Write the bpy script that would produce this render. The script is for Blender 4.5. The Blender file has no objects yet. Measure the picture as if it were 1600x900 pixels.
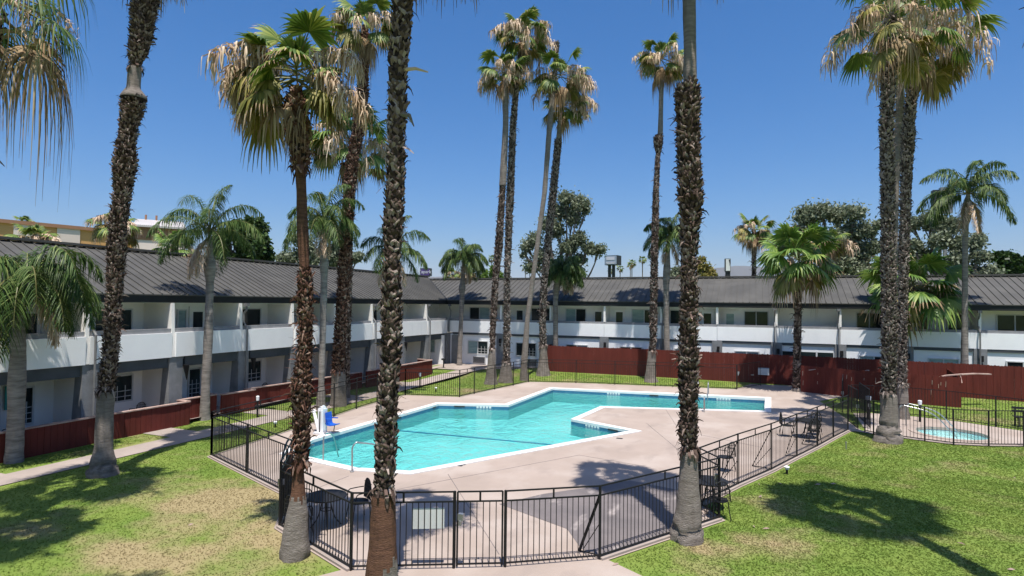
import bpy, math, random
import numpy as np
from math import radians as R, sin, cos, pi
from mathutils import Matrix, Vector
from mathutils.geometry import delaunay_2d_cdt
rnd = random.Random(7)
rng = np.random.default_rng(7)
sc = bpy.context.scene
COL = sc.collection

# ---------------------------------------------------------------- camera
FP = 915.0                       # focal length in pixels of a 1600 px wide picture
CAMH = 5.2
def nrm(v): return v / np.linalg.norm(v)
_Y = nrm(np.array([380., 28., FP])); _X = -np.array([-2150., 1., FP])
_X = nrm(_X - _X.dot(_Y) * _Y); _Z = np.cross(_X, _Y)
CM = np.array([_X, _Y, _Z])
CP = np.array([0., 0., CAMH])
cam = bpy.data.cameras.new('camera'); cam.lens = 36 * FP / 1600; cam.sensor_width = 36
cam.clip_start = 0.1; cam.clip_end = 60000
co = bpy.data.objects.new('camera', cam); COL.objects.link(co)
r_, u_, b_ = CM @ np.array([1, 0, 0.]), CM @ np.array([0, -1., 0]), CM @ np.array([0, 0, -1.])
co.matrix_world = Matrix(((r_[0], u_[0], b_[0], 0), (r_[1], u_[1], b_[1], 0), (r_[2], u_[2], b_[2], CAMH), (0, 0, 0, 1)))
sc.camera = co

# ---------------------------------------------------------------- sky and sun
SUN_EL, SUN_AZ = 73.0, 151.0     # azimuth clockwise from +Y
w = bpy.data.worlds.new('World'); sc.world = w; w.use_nodes = True
nt = w.node_tree; bg = nt.nodes['Background']
sky = nt.nodes.new('ShaderNodeTexSky'); sky.sky_type = 'NISHITA'; sky.sun_disc = False
sky.sun_elevation = R(SUN_EL); sky.sun_rotation = R(SUN_AZ); sky.altitude = 100
sky.air_density = 1.0; sky.dust_density = 2.2; sky.ozone_density = 10.0
hs = nt.nodes.new('ShaderNodeHueSaturation'); hs.inputs['Saturation'].default_value = 1.27
nt.links.new(sky.outputs[0], hs.inputs['Color']); nt.links.new(hs.outputs[0], bg.inputs[0]); bg.inputs[1].default_value = 0.107
sl = bpy.data.lights.new('sun', 'SUN'); sl.energy = 5.0; sl.angle = R(0.53); sl.color = (1, 0.955, 0.89)
so = bpy.data.objects.new('sun', sl); COL.objects.link(so)
sd = Vector((sin(R(SUN_AZ)) * cos(R(SUN_EL)), cos(R(SUN_AZ)) * cos(R(SUN_EL)), sin(R(SUN_EL))))
so.rotation_euler = sd.to_track_quat('Z', 'Y').to_euler(); so.location = sd * 80
sc.view_settings.view_transform = 'Standard'; sc.view_settings.look = 'None'
sc.view_settings.exposure = 0.52; sc.view_settings.gamma = 1
sc.view_settings.use_curve_mapping = False

# ---------------------------------------------------------------- where things stand
def gh(x, y):
    t = min(1, max(0, (y - 34.5) / 6.0)); return 0.3 * t * t * (3 - 2 * t)
def ray(px, py): return CM @ np.array([px - 800., py - 450., FP])
def G(px, py, z=0.0):
    r = ray(px, py); h = z
    for _ in range(25):
        p = CP + r * ((h - CAMH) / r[2]); h = 0.5 * h + 0.5 * (z + gh(p[0], p[1]))
    return p
def G2(px, py, z=0.0): p = G(px, py, z); return (p[0], p[1])
def at(px, py, p):
    r = ray(px, py); d = math.hypot(p[0], p[1]) / math.hypot(r[0], r[1]); return CP + r * d
def far(px, py, d):
    r = ray(px, py); return CP + r * (d / math.hypot(r[0], r[1]))
def camdepth(p): return float((CM.T @ (np.array(p) - CP))[2])

# ---------------------------------------------------------------- materials
MATS = {}
def ramp2(nt, fac, c1, c2, p1=0.35, p2=0.65):
    n = nt.nodes.new('ShaderNodeValToRGB'); n.color_ramp.elements[0].position = p1; n.color_ramp.elements[1].position = p2
    n.color_ramp.elements[0].color = (*c1, 1); n.color_ramp.elements[1].color = (*c2, 1)
    nt.links.new(fac, n.inputs[0]); return n.outputs[0]
def mat(name, c1, c2=None, scale=2.0, rough=0.8, bump=0.0, bscale=None, island=None, metal=0.0, detail=5,
        spec=0.3, stretch=(1, 1, 1), streak=None, coat=0, transl=0.0, p=(0.35, 0.65), c3=None, s3=0.3, bdist=0.02):
    if name in MATS: return MATS[name]
    m = bpy.data.materials.new(name); m.use_nodes = True; nt = m.node_tree
    b = nt.nodes['Principled BSDF']; b.inputs['Roughness'].default_value = rough
    b.inputs['Metallic'].default_value = metal; b.inputs['Specular IOR Level'].default_value = spec
    geo = nt.nodes.new('ShaderNodeNewGeometry')
    mp = nt.nodes.new('ShaderNodeMapping'); mp.inputs['Scale'].default_value = stretch
    nt.links.new(geo.outputs['Position'], mp.inputs[0])
    nz = nt.nodes.new('ShaderNodeTexNoise'); nz.inputs['Scale'].default_value = scale; nz.inputs['Detail'].default_value = detail
    nz.inputs['Roughness'].default_value = 0.62
    nt.links.new(mp.outputs[0], nz.inputs[0])
    if c2 is None: c2 = tuple(x * 0.82 for x in c1)
    out = ramp2(nt, nz.outputs[0], c1, c2, *p)
    if c3 is not None:
        n3 = nt.nodes.new('ShaderNodeTexNoise'); n3.inputs['Scale'].default_value = s3; n3.inputs['Detail'].default_value = 4
        nt.links.new(geo.outputs['Position'], n3.inputs[0])
        f = ramp2(nt, n3.outputs[0], (0, 0, 0), (1, 1, 1), 0.48, 0.66)
        mx = nt.nodes.new('ShaderNodeMixRGB'); nt.links.new(f, mx.inputs[0]); nt.links.new(out, mx.inputs[1])
        mx.inputs[2].default_value = (*c3, 1); out = mx.outputs[0]
    if island:
        cr = nt.nodes.new('ShaderNodeValToRGB'); els = cr.color_ramp.elements
        for i, (pos, c) in enumerate(island):
            e = els[i] if i < 2 else els.new(pos)
            e.position = pos; e.color = (*c, 1)
        nt.links.new(geo.outputs['Random Per Island'], cr.inputs[0])
        mx = nt.nodes.new('ShaderNodeMixRGB'); mx.blend_type = 'MIX'; mx.inputs[0].default_value = 0.85
        nt.links.new(out, mx.inputs[1]); nt.links.new(cr.outputs[0], mx.inputs[2]); out = mx.outputs[0]
    if streak:
        ns = nt.nodes.new('ShaderNodeTexNoise'); ns.inputs['Scale'].default_value = 1.0; ns.inputs['Detail'].default_value = 6
        m2 = nt.nodes.new('ShaderNodeMapping'); m2.inputs['Scale'].default_value = streak[0]
        nt.links.new(geo.outputs['Position'], m2.inputs[0]); nt.links.new(m2.outputs[0], ns.inputs[0])
        f = ramp2(nt, ns.outputs[0], (0, 0, 0), (1, 1, 1), streak[2], streak[3])
        mx = nt.nodes.new('ShaderNodeMixRGB'); nt.links.new(f, mx.inputs[0]); nt.links.new(out, mx.inputs[1])
        mx.inputs[2].default_value = (*streak[1], 1); out = mx.outputs[0]
    nt.links.new(out, b.inputs['Base Color'])
    if bump:
        nb = nt.nodes.new('ShaderNodeTexNoise'); nb.inputs['Scale'].default_value = bscale or scale * 4; nb.inputs['Detail'].default_value = 6
        nt.links.new(mp.outputs[0], nb.inputs[0])
        bm = nt.nodes.new('ShaderNodeBump'); bm.inputs['Strength'].default_value = bump; bm.inputs['Distance'].default_value = bdist
        nt.links.new(nb.outputs[0], bm.inputs['Height']); nt.links.new(bm.outputs[0], b.inputs['Normal'])
    if transl:
        tr = nt.nodes.new('ShaderNodeBsdfTranslucent'); nt.links.new(out, tr.inputs[0])
        ms = nt.nodes.new('ShaderNodeMixShader'); ms.inputs[0].default_value = transl
        nt.links.new(b.outputs[0], ms.inputs[1]); nt.links.new(tr.outputs[0], ms.inputs[2])
        nt.links.new(ms.outputs[0], nt.nodes['Material Output'].inputs[0])
    MATS[name] = m; return m

M_stucco = mat('white_stucco', (0.88, 0.88, 0.87), (0.84, 0.84, 0.835), 1.2, 0.9, 0.35, 30, streak=((1.2, 1.2, 0.25), (0.74, 0.75, 0.75), 0.6, 0.85), bdist=0.012)
M_wallwhite = mat('wall_white', (0.86, 0.83, 0.78), (0.80, 0.77, 0.73), 0.8, 0.9, 0.3, 25)
M_beige = mat('wall_beige', (0.84, 0.79, 0.73), (0.78, 0.73, 0.68), 0.8, 0.9, 0.3, 25)
M_gray = mat('grey_stucco', (0.23, 0.235, 0.24), (0.17, 0.175, 0.18), 2.5, 0.9, 0.5, 25)
M_slate = mat('slate_beam', (0.075, 0.085, 0.095), (0.055, 0.062, 0.07), 1.5, 0.7, 0.2, 20)
M_rail = mat('grey_rail_board', (0.26, 0.26, 0.265), (0.20, 0.20, 0.21), 2, 0.7)
M_roof = mat('roof_metal', (0.088, 0.084, 0.076), (0.068, 0.065, 0.059), 0.7, 0.6, 0.1, 3, metal=0.0, spec=0.2,
             streak=((0.6, 0.6, 2), (0.105, 0.10, 0.09), 0.5, 0.8))
M_fascia = mat('black_fascia', (0.016, 0.017, 0.018), (0.011, 0.012, 0.013), 2, 0.6)
M_frame = mat('window_frame', (0.62, 0.62, 0.61), None, 2, 0.5)
M_dark_frame = mat('dark_frame', (0.04, 0.045, 0.05), None, 2, 0.4)
M_glass = mat('window_glass', (0.022, 0.035, 0.036), (0.010, 0.015, 0.017), 0.7, 0.08, spec=0.35)
M_blind = mat('blind_glass', (0.33, 0.44, 0.43), (0.20, 0.30, 0.30), 0.9, 0.15, spec=0.6, stretch=(1, 1, 6))
M_teal = mat('teal_curtain', (0.05, 0.36, 0.33), (0.03, 0.25, 0.23), 3, 0.6)
M_pipe = mat('grey_pipe', (0.20, 0.20, 0.20), (0.15, 0.15, 0.15), 2, 0.5)
M_pipew = mat('white_pipe', (0.62, 0.60, 0.56), None, 2, 0.6)
M_black = mat('black_metal', (0.013, 0.013, 0.014), (0.020, 0.018, 0.017), 5, 0.5, spec=0.2)
M_blackr = mat('black_iron_mesh', (0.018, 0.018, 0.02), None, 5, 0.5)
M_red = mat('red_board', (0.140, 0.031, 0.023), (0.105, 0.025, 0.019), 2.2, 0.85, 0.3, 8, stretch=(1, 1, 0.25),
            streak=((6, 6, 0.35), (0.145, 0.036, 0.028), 0.50, 0.85), spec=0.15)
M_redcap = mat('wall_cap', (0.42, 0.31, 0.26), (0.30, 0.19, 0.16), 3, 0.85, 0.2, 10)
M_raw = mat('bare_wood_wear', (0.50, 0.38, 0.30), None, 5, 0.9)
M_deck = mat('deck_concrete', (0.352, 0.282, 0.238), (0.305, 0.244, 0.204), 0.55, 0.9, 0.25, 18, detail=8,
             streak=((1.3, 0.6, 0.5), (0.275, 0.222, 0.19), 0.56, 0.74), c3=(0.38, 0.315, 0.272), s3=0.5, bdist=0.006)
M_deckdark = mat('dark_deck', (0.175, 0.15, 0.145), (0.13, 0.114, 0.112), 0.8, 0.92, 0.3, 18,
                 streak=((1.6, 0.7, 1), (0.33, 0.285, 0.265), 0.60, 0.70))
M_path = mat('path_concrete', (0.35, 0.288, 0.25), (0.27, 0.225, 0.196), 0.8, 0.9, 0.25, 15, detail=8)
M_coping = mat('pool_coping', (0.70, 0.68, 0.66), (0.62, 0.60, 0.58), 2, 0.7, 0.1, 20)
M_tile = mat('pool_tile', (0.035, 0.13, 0.26), (0.05, 0.17, 0.30), 6, 0.25, spec=0.6)
M_basin = mat('pool_plaster', (0.20, 0.485, 0.475), (0.165, 0.43, 0.425), 0.5, 0.8, c3=(0.23, 0.52, 0.51), s3=0.25)
M_spaplaster = mat('spa_plaster', (0.62, 0.76, 0.75), (0.52, 0.70, 0.70), 1.5, 0.8)
M_lane = mat('dark_tile_line', (0.02, 0.18, 0.30), None, 4, 0.4)
M_white = mat('white_plastic', (0.80, 0.80, 0.80), (0.72, 0.72, 0.72), 3, 0.4)
M_blue = mat('blue_plastic', (0.02, 0.12, 0.55), (0.015, 0.09, 0.45), 3, 0.35)
M_steel = mat('steel_rail', (0.42, 0.42, 0.42), (0.34, 0.34, 0.35), 3, 0.3, metal=0.7)
M_bronze = mat('bronze', (0.03, 0.03, 0.032), None, 3, 0.5)
M_signw = mat('sign_panel', (0.62, 0.62, 0.60), (0.56, 0.56, 0.55), 3, 0.5)
M_tan = mat('tan_render', (0.62, 0.35, 0.14), (0.57, 0.32, 0.125), 0.3, 0.9)
M_pink = mat('pale_render', (0.74, 0.62, 0.54), (0.68, 0.57, 0.50), 0.3, 0.9, stretch=(1, 1, 5))
M_brown = mat('brown_render', (0.36, 0.19, 0.11), None, 0.3, 0.9)
M_lightroof = mat('pale_metal_roof', (0.50, 0.46, 0.43), (0.44, 0.40, 0.38), 0.5, 0.5)
M_purple = mat('purple_sign', (0.085, 0.05, 0.19), None, 2, 0.4)
M_signlet = mat('sign_lettering', (0.60, 0.58, 0.66), None, 2, 0.5)
M_signblue = mat('pale_sign_face', (0.33, 0.37, 0.44), (0.24, 0.28, 0.36), 0.4, 0.5)
M_hill = mat('hill_ground', (0.20, 0.17, 0.13), (0.14, 0.12, 0.09), 0.002, 0.95)
M_soil = mat('bare_soil', (0.30, 0.22, 0.15), (0.22, 0.16, 0.11), 3, 0.95, 0.4, 20)
# palms
M_boot = mat('leaf_base_husk', (0.10, 0.072, 0.055), (0.05, 0.036, 0.028), 6, 0.95, 0.5, 40, spec=0.1,
             island=[(0.0, (0.035, 0.024, 0.019)), (1.0, (0.38, 0.305, 0.26)), (0.35, (0.078, 0.050, 0.040)), (0.62, (0.165, 0.11, 0.088)), (0.85, (0.30, 0.222, 0.185))])
M_bootred = mat('leaf_base_husk_brown', (0.10, 0.05, 0.035), (0.05, 0.026, 0.02), 6, 0.95, 0.5, 40, spec=0.1,
             island=[(0.0, (0.035, 0.018, 0.013)), (1.0, (0.36, 0.265, 0.21)), (0.4, (0.095, 0.045, 0.03)), (0.7, (0.17, 0.088, 0.062)), (0.88, (0.25, 0.15, 0.11))])
M_bootgrey = mat('leaf_base_husk_grey', (0.14, 0.11, 0.092), (0.06, 0.048, 0.04), 6, 0.95, 0.5, 40, spec=0.1,
             island=[(0.0, (0.045, 0.034, 0.028)), (1.0, (0.38, 0.315, 0.27)), (0.4, (0.12, 0.092, 0.077)), (0.7, (0.25, 0.20, 0.17))])
M_bark = mat('palm_bark', (0.27, 0.235, 0.205), (0.175, 0.148, 0.126), 3.0, 0.95, 1.0, 14, stretch=(1.2, 1.2, 6), spec=0.1,
             streak=((5, 5, 1.1), (0.14, 0.115, 0.098), 0.52, 0.80), bdist=0.04)
M_barkred = mat('stripped_palm_bark', (0.19, 0.098, 0.062), (0.11, 0.058, 0.04), 3.0, 0.95, 1.0, 18, stretch=(1, 1, 6), spec=0.1,
             streak=((9, 9, 1.0), (0.07, 0.04, 0.028), 0.55, 0.80), bdist=0.04)
M_core = mat('palm_core', (0.045, 0.030, 0.023), (0.022, 0.016, 0.013), 8, 0.95, 0.6, 30, spec=0.05)
M_qbark = mat('ringed_palm_bark', (0.30, 0.265, 0.235), (0.15, 0.13, 0.115), 2.2, 0.9, 0.8, 10, stretch=(0.8, 0.8, 5), spec=0.1, bdist=0.03)
M_fan = mat('fan_leaf', (0.075, 0.14, 0.022), (0.045, 0.10, 0.018), 1.0, 0.5, spec=0.4, transl=0.28,
            island=[(0.0, (0.045, 0.095, 0.014)), (1.0, (0.36, 0.37, 0.085)), (0.5, (0.11, 0.175, 0.026)), (0.8, (0.21, 0.27, 0.048))])
M_fanolive = mat('ageing_fan_leaf', (0.16, 0.15, 0.035), (0.11, 0.105, 0.03), 1.0, 0.6, transl=0.25,
            island=[(0.0, (0.11, 0.12, 0.025)), (1.0, (0.50, 0.39, 0.16)), (0.5, (0.25, 0.22, 0.045)), (0.8, (0.38, 0.30, 0.09))])
M_fanfresh = mat('fresh_fan_leaf', (0.10, 0.20, 0.03), (0.06, 0.14, 0.02), 1.0, 0.45, spec=0.4, transl=0.3,
            island=[(0.0, (0.06, 0.13, 0.02)), (1.0, (0.36, 0.42, 0.12)), (0.5, (0.13, 0.22, 0.034)), (0.8, (0.24, 0.33, 0.065))])
M_dead = mat('dead_leaf', (0.23, 0.15, 0.085), (0.16, 0.10, 0.055), 1.5, 0.9, transl=0.15,
            island=[(0.0, (0.13, 0.08, 0.045)), (1.0, (0.56, 0.43, 0.27)), (0.5, (0.30, 0.20, 0.115)), (0.8, (0.44, 0.32, 0.19))])
M_straw = mat('dried_flower_stalk', (0.48, 0.35, 0.23), (0.40, 0.28, 0.18), 1.5, 0.9, transl=0.1,
            island=[(0.0, (0.32, 0.21, 0.14)), (1.0, (0.78, 0.62, 0.46)), (0.5, (0.54, 0.40, 0.27)), (0.8, (0.68, 0.53, 0.38))])
M_petiole = mat('leaf_stem', (0.16, 0.17, 0.05), (0.12, 0.10, 0.04), 2, 0.5)
M_qleaf = mat('feather_leaf', (0.055, 0.115, 0.024), (0.035, 0.08, 0.018), 1.0, 0.5, spec=0.2, transl=0.25,
            island=[(0.0, (0.026, 0.055, 0.013)), (1.0, (0.22, 0.26, 0.085)), (0.5, (0.058, 0.105, 0.024)), (0.8, (0.125, 0.18, 0.05))])
M_euc = mat('grey_green_leaf', (0.19, 0.22, 0.13), (0.15, 0.175, 0.10), 0.6, 0.6, transl=0.35,
            island=[(0.0, (0.10, 0.125, 0.07)), (1.0, (0.36, 0.38, 0.27)), (0.5, (0.18, 0.21, 0.125)), (0.8, (0.26, 0.285, 0.19))])
M_ficus = mat('dark_leaf', (0.045, 0.085, 0.022), (0.03, 0.06, 0.016), 0.6, 0.5, transl=0.2,
            island=[(0.0, (0.018, 0.036, 0.010)), (1.0, (0.11, 0.17, 0.045)), (0.5, (0.04, 0.08, 0.02)), (0.8, (0.07, 0.12, 0.03))])
M_bough = mat('branch_bark', (0.20, 0.16, 0.125), (0.13, 0.10, 0.08), 3, 0.9)

def grass_mat(name, blade=False):
    m = bpy.data.materials.new(name); m.use_nodes = True; nt = m.node_tree; L = nt.links
    b = nt.nodes['Principled BSDF']; b.inputs['Roughness'].default_value = 0.75; b.inputs['Specular IOR Level'].default_value = 0.2
    geo = nt.nodes.new('ShaderNodeNewGeometry')
    def noise(s, d=6, r=0.6, sx=(1, 1, 1)):
        n = nt.nodes.new('ShaderNodeTexNoise'); n.inputs['Scale'].default_value = s; n.inputs['Detail'].default_value = d; n.inputs['Roughness'].default_value = r
        mm = nt.nodes.new('ShaderNodeMapping'); mm.inputs['Scale'].default_value = sx
        L.new(geo.outputs['Position'], mm.inputs[0]); L.new(mm.outputs[0], n.inputs[0]); return n.outputs[0]
    green = ramp2(nt, noise(24, 8, 0.75), (0.100, 0.162, 0.021), (0.172, 0.228, 0.042), 0.12, 0.88)
    g2 = ramp2(nt, noise(0.8, 6), (0.072, 0.138, 0.018), (0.205, 0.245, 0.054), 0.32, 0.70)
    mx = nt.nodes.new('ShaderNodeMixRGB'); mx.inputs[0].default_value = 0.5; L.new(green, mx.inputs[1]); L.new(g2, mx.inputs[2])
    dry = ramp2(nt, noise(14, 8, 0.75), (0.215, 0.172, 0.080), (0.35, 0.28, 0.150), 0.2, 0.8)
    # dry patches: noise pushed up near the worn places of this lawn
    tot = noise(0.55, 7, 0.62)
    def add(a, bb):
        n = nt.nodes.new('ShaderNodeMath'); n.operation = 'ADD'; L.new(a, n.inputs[0]); L.new(bb, n.inputs[1]); return n.outputs[0]
    for (x, y, rx, ry, s) in DRY:
        mp = nt.nodes.new('ShaderNodeVectorMath'); mp.operation = 'SUBTRACT'; L.new(geo.outputs['Position'], mp.inputs[0]); mp.inputs[1].default_value = (x, y, 0)
        m2 = nt.nodes.new('ShaderNodeVectorMath'); m2.operation = 'MULTIPLY'; L.new(mp.outputs[0], m2.inputs[0]); m2.inputs[1].default_value = (1 / rx, 1 / ry, 0)
        ln = nt.nodes.new('ShaderNodeVectorMath'); ln.operation = 'LENGTH'; L.new(m2.outputs[0], ln.inputs[0])
        mr = nt.nodes.new('ShaderNodeMapRange'); mr.inputs[1].default_value = 0.2; mr.inputs[2].default_value = 1.3; mr.inputs[3].default_value = s; mr.inputs[4].default_value = 0
        L.new(ln.outputs['Value'], mr.inputs[0]); tot = add(tot, mr.outputs[0])
    f = ramp2(nt, tot, (0, 0, 0), (1, 1, 1), 0.53, 0.78)
    mx2 = nt.nodes.new('ShaderNodeMixRGB'); L.new(f, mx2.inputs[0]); L.new(mx.outputs[0], mx2.inputs[1]); L.new(dry, mx2.inputs[2])
    out = mx2.outputs[0]
    if blade:
        hs = nt.nodes.new('ShaderNodeHueSaturation'); L.new(out, hs.inputs['Color'])
        mr = nt.nodes.new('ShaderNodeMapRange'); mr.inputs[3].default_value = 0.9; mr.inputs[4].default_value = 1.25
        L.new(geo.outputs['Random Per Island'], mr.inputs[0]); L.new(mr.outputs[0], hs.inputs['Value']); out = hs.outputs[0]
        tr = nt.nodes.new('ShaderNodeBsdfTranslucent'); L.new(out, tr.inputs[0])
        ms = nt.nodes.new('ShaderNodeMixShader'); ms.inputs[0].default_value = 0.5
        L.new(b.outputs[0], ms.inputs[1]); L.new(tr.outputs[0], ms.inputs[2]); L.new(ms.outputs[0], nt.nodes['Material Output'].inputs[0])
    else:
        bm = nt.nodes.new('ShaderNodeBump'); bm.inputs['Strength'].default_value = 0.35; bm.inputs['Distance'].default_value = 0.03
        L.new(noise(22, 8, 0.8), bm.inputs['Height']); L.new(bm.outputs[0], b.inputs['Normal'])
    L.new(out, b.inputs['Base Color']); return m
def dpatch(px, py, rx, ry, s): p = G(px, py); return (p[0], p[1], rx, ry, s)
DRY = [dpatch(345, 785, 2.0, 1.8, 0.42), dpatch(225, 868, 3.0, 0.8, 0.28), dpatch(390, 840, 1.8, 1.0, .28), dpatch(470, 850, 1.6, 1.3, 0.10), dpatch(1150, 850, 2.0, 1.0, 0.10),
       dpatch(1240, 800, 1.6, 1.2, 0.10), dpatch(1190, 835, 1.1, 0.8, 0.08), dpatch(740, 612, 1.6, 1.2, 0.16), dpatch(880, 595, 2.0, 0.8, 0.14),
       dpatch(1420, 715, 1.6, 0.7, 0.08), dpatch(1540, 650, 2.0, 1.6, 0.11), dpatch(420, 745, 1.6, 0.8, 0.12), dpatch(590, 632, 1.2, 1.2, 0.12),
       dpatch(250, 690, 0.8, 1.2, 0.10), dpatch(1095, 855, 0.9, 0.5, 0.16)]
M_grass = grass_mat('lawn'); M_blade = grass_mat('lawn_blades', True)

def water_mat(name, tint, rip=1.0):
    m = bpy.data.materials.new(name); m.use_nodes = True; nt = m.node_tree; L = nt.links
    nt.nodes.remove(nt.nodes['Principled BSDF'])
    geo = nt.nodes.new('ShaderNodeNewGeometry')
    h = None
    for s, d, k, sx in ((1.4, 4, 1.0, (1, 0.7, 1)), (5.0, 4, 0.45, (1, 0.8, 1))):
        n = nt.nodes.new('ShaderNodeTexNoise'); n.inputs['Scale'].default_value = s; n.inputs['Detail'].default_value = d; n.inputs['Distortion'].default_value = 0.8
        mp = nt.nodes.new('ShaderNodeMapping'); mp.inputs['Scale'].default_value = sx; L.new(geo.outputs['Position'], mp.inputs[0]); L.new(mp.outputs[0], n.inputs[0])
        mu = nt.nodes.new('ShaderNodeMath'); mu.operation = 'MULTIPLY'; L.new(n.outputs[0], mu.inputs[0]); mu.inputs[1].default_value = k
        if h is None: h = mu.outputs[0]
        else:
            a = nt.nodes.new('ShaderNodeMath'); a.operation = 'ADD'; L.new(h, a.inputs[0]); L.new(mu.outputs[0], a.inputs[1]); h = a.outputs[0]
    bm = nt.nodes.new('ShaderNodeBump'); bm.inputs['Strength'].default_value = 1.0; bm.inputs['Distance'].default_value = 0.16 * rip
    L.new(h, bm.inputs['Height'])
    gl = nt.nodes.new('ShaderNodeBsdfGlossy'); gl.inputs['Roughness'].default_value = 0.03; L.new(bm.outputs[0], gl.inputs['Normal'])
    tr = nt.nodes.new('ShaderNodeBsdfRefraction'); tr.inputs['Color'].default_value = (*tint, 1); tr.inputs['IOR'].default_value = 1.12; tr.inputs['Roughness'].default_value = 0.0
    L.new(bm.outputs[0], tr.inputs['Normal'])
    t2 = nt.nodes.new('ShaderNodeBsdfTransparent'); t2.inputs['Color'].default_value = (*tint, 1)
    fr = nt.nodes.new('ShaderNodeFresnel'); fr.inputs['IOR'].default_value = 1.33; L.new(bm.outputs[0], fr.inputs['Normal'])
    ms = nt.nodes.new('ShaderNodeMixShader'); L.new(fr.outputs[0], ms.inputs[0]); L.new(t2.outputs[0], ms.inputs[1]); L.new(gl.outputs[0], ms.inputs[2])
    L.new(ms.outputs[0], nt.nodes['Material Output'].inputs[0]); return m
M_water = water_mat('pool_water', (0.72, 0.97, 0.97)); M_spawater = water_mat('spa_water', (0.85, 0.97, 0.98), 1.2)

# ---------------------------------------------------------------- mesh helpers
class MB:
    def __init__(s): s.v = []; s.f = []; s.n = 0; s.mi = []; s.cur = 0
    def add(s, vs, fs):
        s.v.extend([tuple(map(float, p)) for p in vs]); s.f.extend([tuple(i + s.n for i in f) for f in fs]); s.mi.extend([s.cur] * len(fs)); s.n += len(vs)
    def box(s, x0, y0, z0, x1, y1, z1):
        s.add([(x0, y0, z0), (x1, y0, z0), (x1, y1, z0), (x0, y1, z0), (x0, y0, z1), (x1, y0, z1), (x1, y1, z1), (x0, y1, z1)],
              [(0, 3, 2, 1), (4, 5, 6, 7), (0, 1, 5, 4), (1, 2, 6, 5), (2, 3, 7, 6), (3, 0, 4, 7)])
    def bar(s, a, b, wx, wz=None, up=(0, 0, 1)):
        a = np.array(a, float); b = np.array(b, float); d = nrm(b - a); u = np.array(up, float)
        if abs(d.dot(u)) > 0.95: u = np.array((0., 1., 0.)) if abs(d[2]) > .9 else np.array((0, 0, 1.))
        r = nrm(np.cross(d, u)); u = np.cross(r, d); wz = wz or wx; hx, hz = wx / 2, wz / 2
        vs = []
        for q in (a, b):
            for sx, sz in ((-1, -1), (1, -1), (1, 1), (-1, 1)): vs.append(q + r * hx * sx + u * hz * sz)
        s.add(vs, [(0, 1, 2, 3), (7, 6, 5, 4), (0, 4, 5, 1), (1, 5, 6, 2), (2, 6, 7, 3), (3, 7, 4, 0)])
    def obox(s, o, du, dv, L, W, z0, z1):   # oriented box: from o along du (L) and dv (W)
        o = np.array(o[:2], float); du = np.array(du, float); dv = np.array(dv, float)
        c = [o, o + du * L, o + du * L + dv * W, o + dv * W]
        s.add([(*p, z0) for p in c] + [(*p, z1) for p in c], [(0, 3, 2, 1), (4, 5, 6, 7), (0, 1, 5, 4), (1, 2, 6, 5), (2, 3, 7, 6), (3, 0, 4, 7)])
    def tube(s, pts, rad, n=10, cap=True):
        pts = [np.array(p, float) for p in pts]; rad = rad if hasattr(rad, '__len__') else [rad] * len(pts)
        vs = []; prev = None
        for i, p in enumerate(pts):
            d = nrm(pts[min(i + 1, len(pts) - 1)] - pts[max(i - 1, 0)])
            if prev is None:
                u = np.array((1., 0, 0)) if abs(d[0]) < .9 else np.array((0, 1., 0))
            else: u = prev
            u = nrm(u - d * u.dot(d)); prev = u; v = np.cross(d, u)
            for k in range(n):
                a = 2 * pi * k / n; vs.append(p + (u * cos(a) + v * sin(a)) * rad[i])
        fs = []
        for i in range(len(pts) - 1):
            for k in range(n): fs.append((i * n + k, i * n + (k + 1) % n, (i + 1) * n + (k + 1) % n, (i + 1) * n + k))
        if cap: fs.append(tuple(range(n))[::-1]); fs.append(tuple(range((len(pts) - 1) * n, len(pts) * n)))
        s.add(vs, fs)
    def prism(s, poly, z0, z1):
        n = len(poly); s.add([(*p[:2], z0) for p in poly] + [(*p[:2], z1) for p in poly],
              [tuple(range(n))[::-1], tuple(range(n, 2 * n))] + [(i, (i + 1) % n, n + (i + 1) % n, n + i) for i in range(n)])
    def build(s, name, m, parent=None, smooth=False):
        me = bpy.data.meshes.new(name); me.from_pydata(s.v, [], s.f)
        for q in (m if isinstance(m, (list, tuple)) else [m]): me.materials.append(q)
        if max(s.mi, default=0): me.polygons.foreach_set('material_index', s.mi)
        if smooth: me.polygons.foreach_set('use_smooth', [True] * len(me.polygons))
        me.update(); o = bpy.data.objects.new(name, me); COL.objects.link(o)
        if parent is not None:
            o.parent = parent
            if parent.type == 'EMPTY' and parent.parent is None: o.matrix_parent_inverse = Matrix.Translation(-Vector(parent.location)) @ Matrix.Identity(4)
        return o
def rawmesh(name, V, F, m, parent=None, smooth=False):
    me = bpy.data.meshes.new(name); V = np.asarray(V, np.float32); F = np.asarray(F, np.int32)
    me.vertices.add(len(V)); me.vertices.foreach_set('co', V.ravel())
    k = F.shape[1]; me.loops.add(F.size); me.loops.foreach_set('vertex_index', F.ravel())
    me.polygons.add(len(F)); me.polygons.foreach_set('loop_start', np.arange(0, F.size, k, dtype=np.int32)); me.polygons.foreach_set('loop_total', np.full(len(F), k, np.int32))
    if smooth: me.polygons.foreach_set('use_smooth', [True] * len(F))
    me.materials.append(m); me.update(calc_edges=True); me.validate()
    o = bpy.data.objects.new(name, me); COL.objects.link(o)
    if parent is not None:
        o.parent = parent
        if parent.type == 'EMPTY' and parent.parent is None: o.matrix_parent_inverse = Matrix.Translation(-Vector(parent.location))
    return o
def thing(name, label, cat, loc, group=None):
    o = bpy.data.objects.new(name, None); COL.objects.link(o); o.location = tuple(map(float, loc)); o.empty_display_size = 0.3
    o['label'] = label; o['category'] = cat
    if group: o['group'] = group
    return o
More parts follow.
